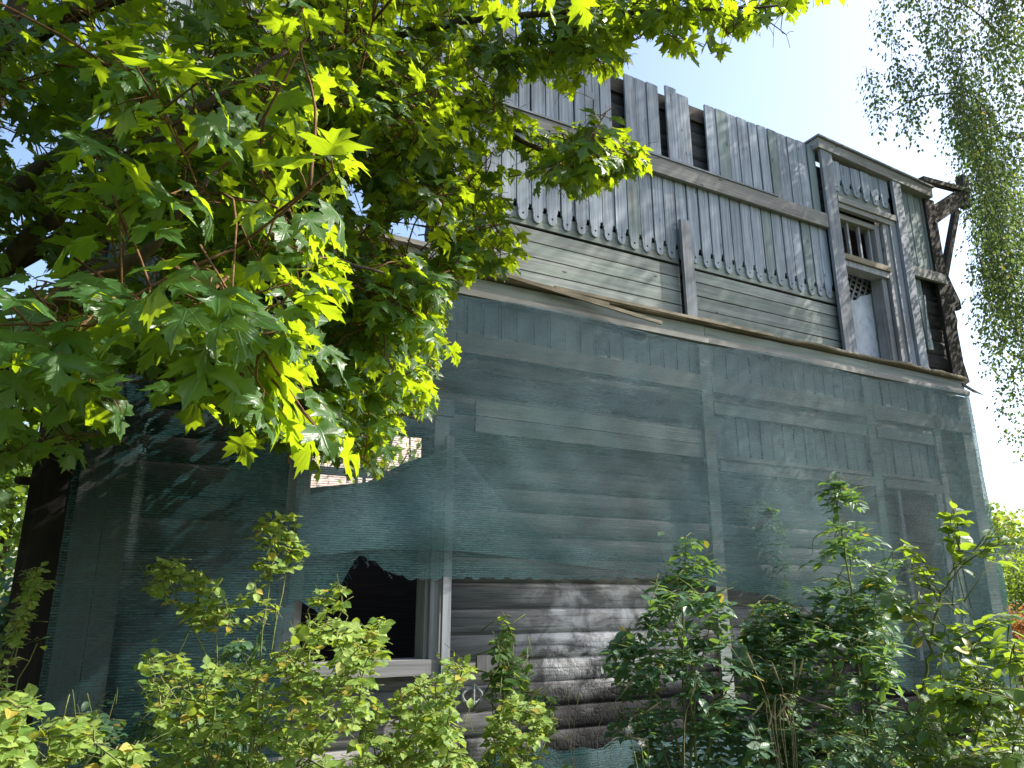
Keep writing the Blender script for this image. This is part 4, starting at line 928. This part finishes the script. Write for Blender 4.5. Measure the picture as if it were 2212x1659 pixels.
tuft('single pale dry stalk in front of the leafy ash', 1470, 3.8, [[(1478, 1600, 3.8), (1496, 1500, 3.8)]])
b = gbase(1370, 4.1); root = empty('thistle', b, 'small thistle with white fluffy heads at the bottom edge', 'weed')
mb = MB(); tops = [at(1385, 1610, 4.1), at(1360, 1580, 4.1), at(1398, 1590, 4.15)]
for t in tops: mb.tube(catmull([b, (b+t)/2+np.array([.02, 0, .15]), t], 5)-b, .003, 4)
mb.build('stem', 'stem', root)
for t in tops[:2]:
    mb = MB()
    for k in range(70): d = norm(rv()+UPV*.6); mb.tube([t-b, t-b+d*RNG.uniform(.02, .034)], [.0012, .0004], 3)
    mb.build('seed_head', 'fluff', root)

# ground cover
def carpet(name, n, kind, mat, size, fn, seed):
    L = Leaves()
    for k in range(n):
        p = fn(); h = RNG.uniform(0, .35); th_ = RNG.uniform(0, 6.28)
        L.add(p+np.array([0, 0, h*RNG.random()]), norm(np.array([math.cos(th_), math.sin(th_), RNG.uniform(-.3, .8)])), norm(np.array([0, -.2, .8])+rv(.4)), size*RNG.uniform(.6, 1.3))
    P, R, S = L.arrays(); o = cloud(name, kind, P, R, S, RNG.random(len(P)), mat, None, (0, 0, 0)); tag(o, 'low weeds covering the ground in front of the house', 'ground cover'); return o
carpet('ground_cover', 9000, 'ash', 'ash_s', .09, lambda: loc(RNG.uniform(-4, 13), RNG.uniform(.25, 4.2), .02), 1)

# ------------------------------------------------------------------ background
def far_tree(label, base, h, rx, n, mat, size=.13, trunk=.16, name='background_tree', group='trees beyond the house', z0=.25):
    base = np.array(base, float); root = empty(name, base, label, 'tree' if h > 2.5 else 'bush', group); mb = MB()
    C = catmull([np.zeros(3), [.1, 0, h*.35], [0, .1, h*.85]], 5); mb.tube(C, np.linspace(trunk, .02, len(C)), 8)
    mb.build('trunk', 'bark', root, True)
    lobes = [(rv(1)*np.array([rx*.45, rx*.45, h*.16])+np.array([0, 0, h*(z0+.5*(1-z0))]), RNG.uniform(.35, .6)) for _ in range(14)]; L = Leaves()
    for k in range(n):
        c, s = lobes[RNG.integers(14)]; d = norm(rv()); r = RNG.random()**.4; p = c+d*r*np.array([rx*s, rx*s, h*s*.5])
        if p[2] < h*z0*.6: continue
        L.add(base+p, norm(rv()+np.array([0, 0, -.4])), norm(UPV*.7+d*.6+rv(.4)), size*RNG.uniform(.6, 1.3))
    for c, s in lobes[:6]:
        mb = MB(); mb.tube(catmull([[0, 0, h*.3], c*.5+np.array([0, 0, h*.2]), c], 4), np.linspace(trunk*.5, .02, 9), 5); mb.build('branch', 'bark', root, True)
    P, R, S = L.arrays(); cloud('crown', 'rose', P, R, S, RNG.random(len(P)), mat+'_s', root, base)
far_tree('sunlit yellow green tree beyond the left end of the house', gbase(-20, 13), 5.2, 1.9, 5200, 'lime', .14, z0=.12)
far_tree('darker green tree behind the sunlit one on the left', gbase(-260, 19), 8.5, 3.2, 5200, 'rose', .2, z0=.1)
far_tree('shaded low tree beside the dark corner board on the left', gbase(60, 9.0), 2.3, .9, 2400, 'ash', .10, .05, z0=.05)
far_tree('rust brown withered bush beyond the right corner of the house', gbase(2225, 11.5), 1.75, .7, 3600, 'rust', .06, .03, 'withered_bush', 'bushes beyond the right corner', .05)
far_tree('bright yellow green bush beyond the right corner of the house', gbase(2205, 16), 2.5, 1.1, 4200, 'lime', .09, .04, 'background_bush', 'bushes beyond the right corner', .05)
far_tree('hazy tree top showing over the far grey building', gbase(2165, 44), 6.3, 2.2, 3600, 'rose', .3, group='trees beyond the house', z0=.3)
# grey outbuilding on the right
gb = gbase(2330, 27); GB = empty('grey_outbuilding', gb, 'plain grey flat roofed building far behind the right corner', 'building', rz=math.radians(-12))
mb = MB(); mb.box(-3.2, 6, 0, 6, 0, 3.2); mb.build('wall', 'grey_wall', GB)
mb = MB(); mb.box(-3.35, 6.15, -.15, 6.15, 3.2, 3.38); mb.build('roof', 'roofing', GB)
for x in (-1.6, 1.2, 3.6):
    f = MB(); f.box(x-.06, x+1.06, -.05, .0, 1.35, 2.55); fo = f.build('window', 'pale_paint', GB); f = MB(); f.box(x, x+1, -.06, -.051, 1.42, 2.48); f.build('pane', 'plaster', fo)
# pink house seen through the torn window and the empty rooms
pb = loc(9.5, -19, 0); PB = empty('pink_building', pb, 'pale pink house seen through the torn lower window', 'building', rz=AW+math.radians(38))
mb = MB(); mb.box(-9, 9, 0, 7, 0, 7.5); mb.build('wall', 'pink_wall', PB)
mb = MB(); mb.prism([(-9.4, 7.5), (9.4, 7.5), (9.4, 7.7), (0, 10), (-9.4, 7.7)], -.4, 7.4); mb.build('roof', 'roofing', PB)
for x in (-7.6, -4.0, .6, 5.4):
    for zz in (1.2,):
        f = MB(); f.box(x-.08, x+1.18, -.08, .0, zz-.08, zz+1.68); fo = f.build('window', 'pale_paint', PB)
        for s in (0, 1): f = MB(); f.box(x+.02+s*.56, x+.52+s*.56, -.10, -.081, zz, zz+1.6); f.build('pane', 'glass', fo)
for k, (x, y) in enumerate(((5.6, -13), (7.4, -14.5))):
    p = loc(x, y, 0); far_tree(('slim grey trunked tree before the pink house, nearer the torn window', 'second slim tree before the pink house')[k], p, 7.5, 1.5, 420, 'rose', .16, .13, z0=.45)
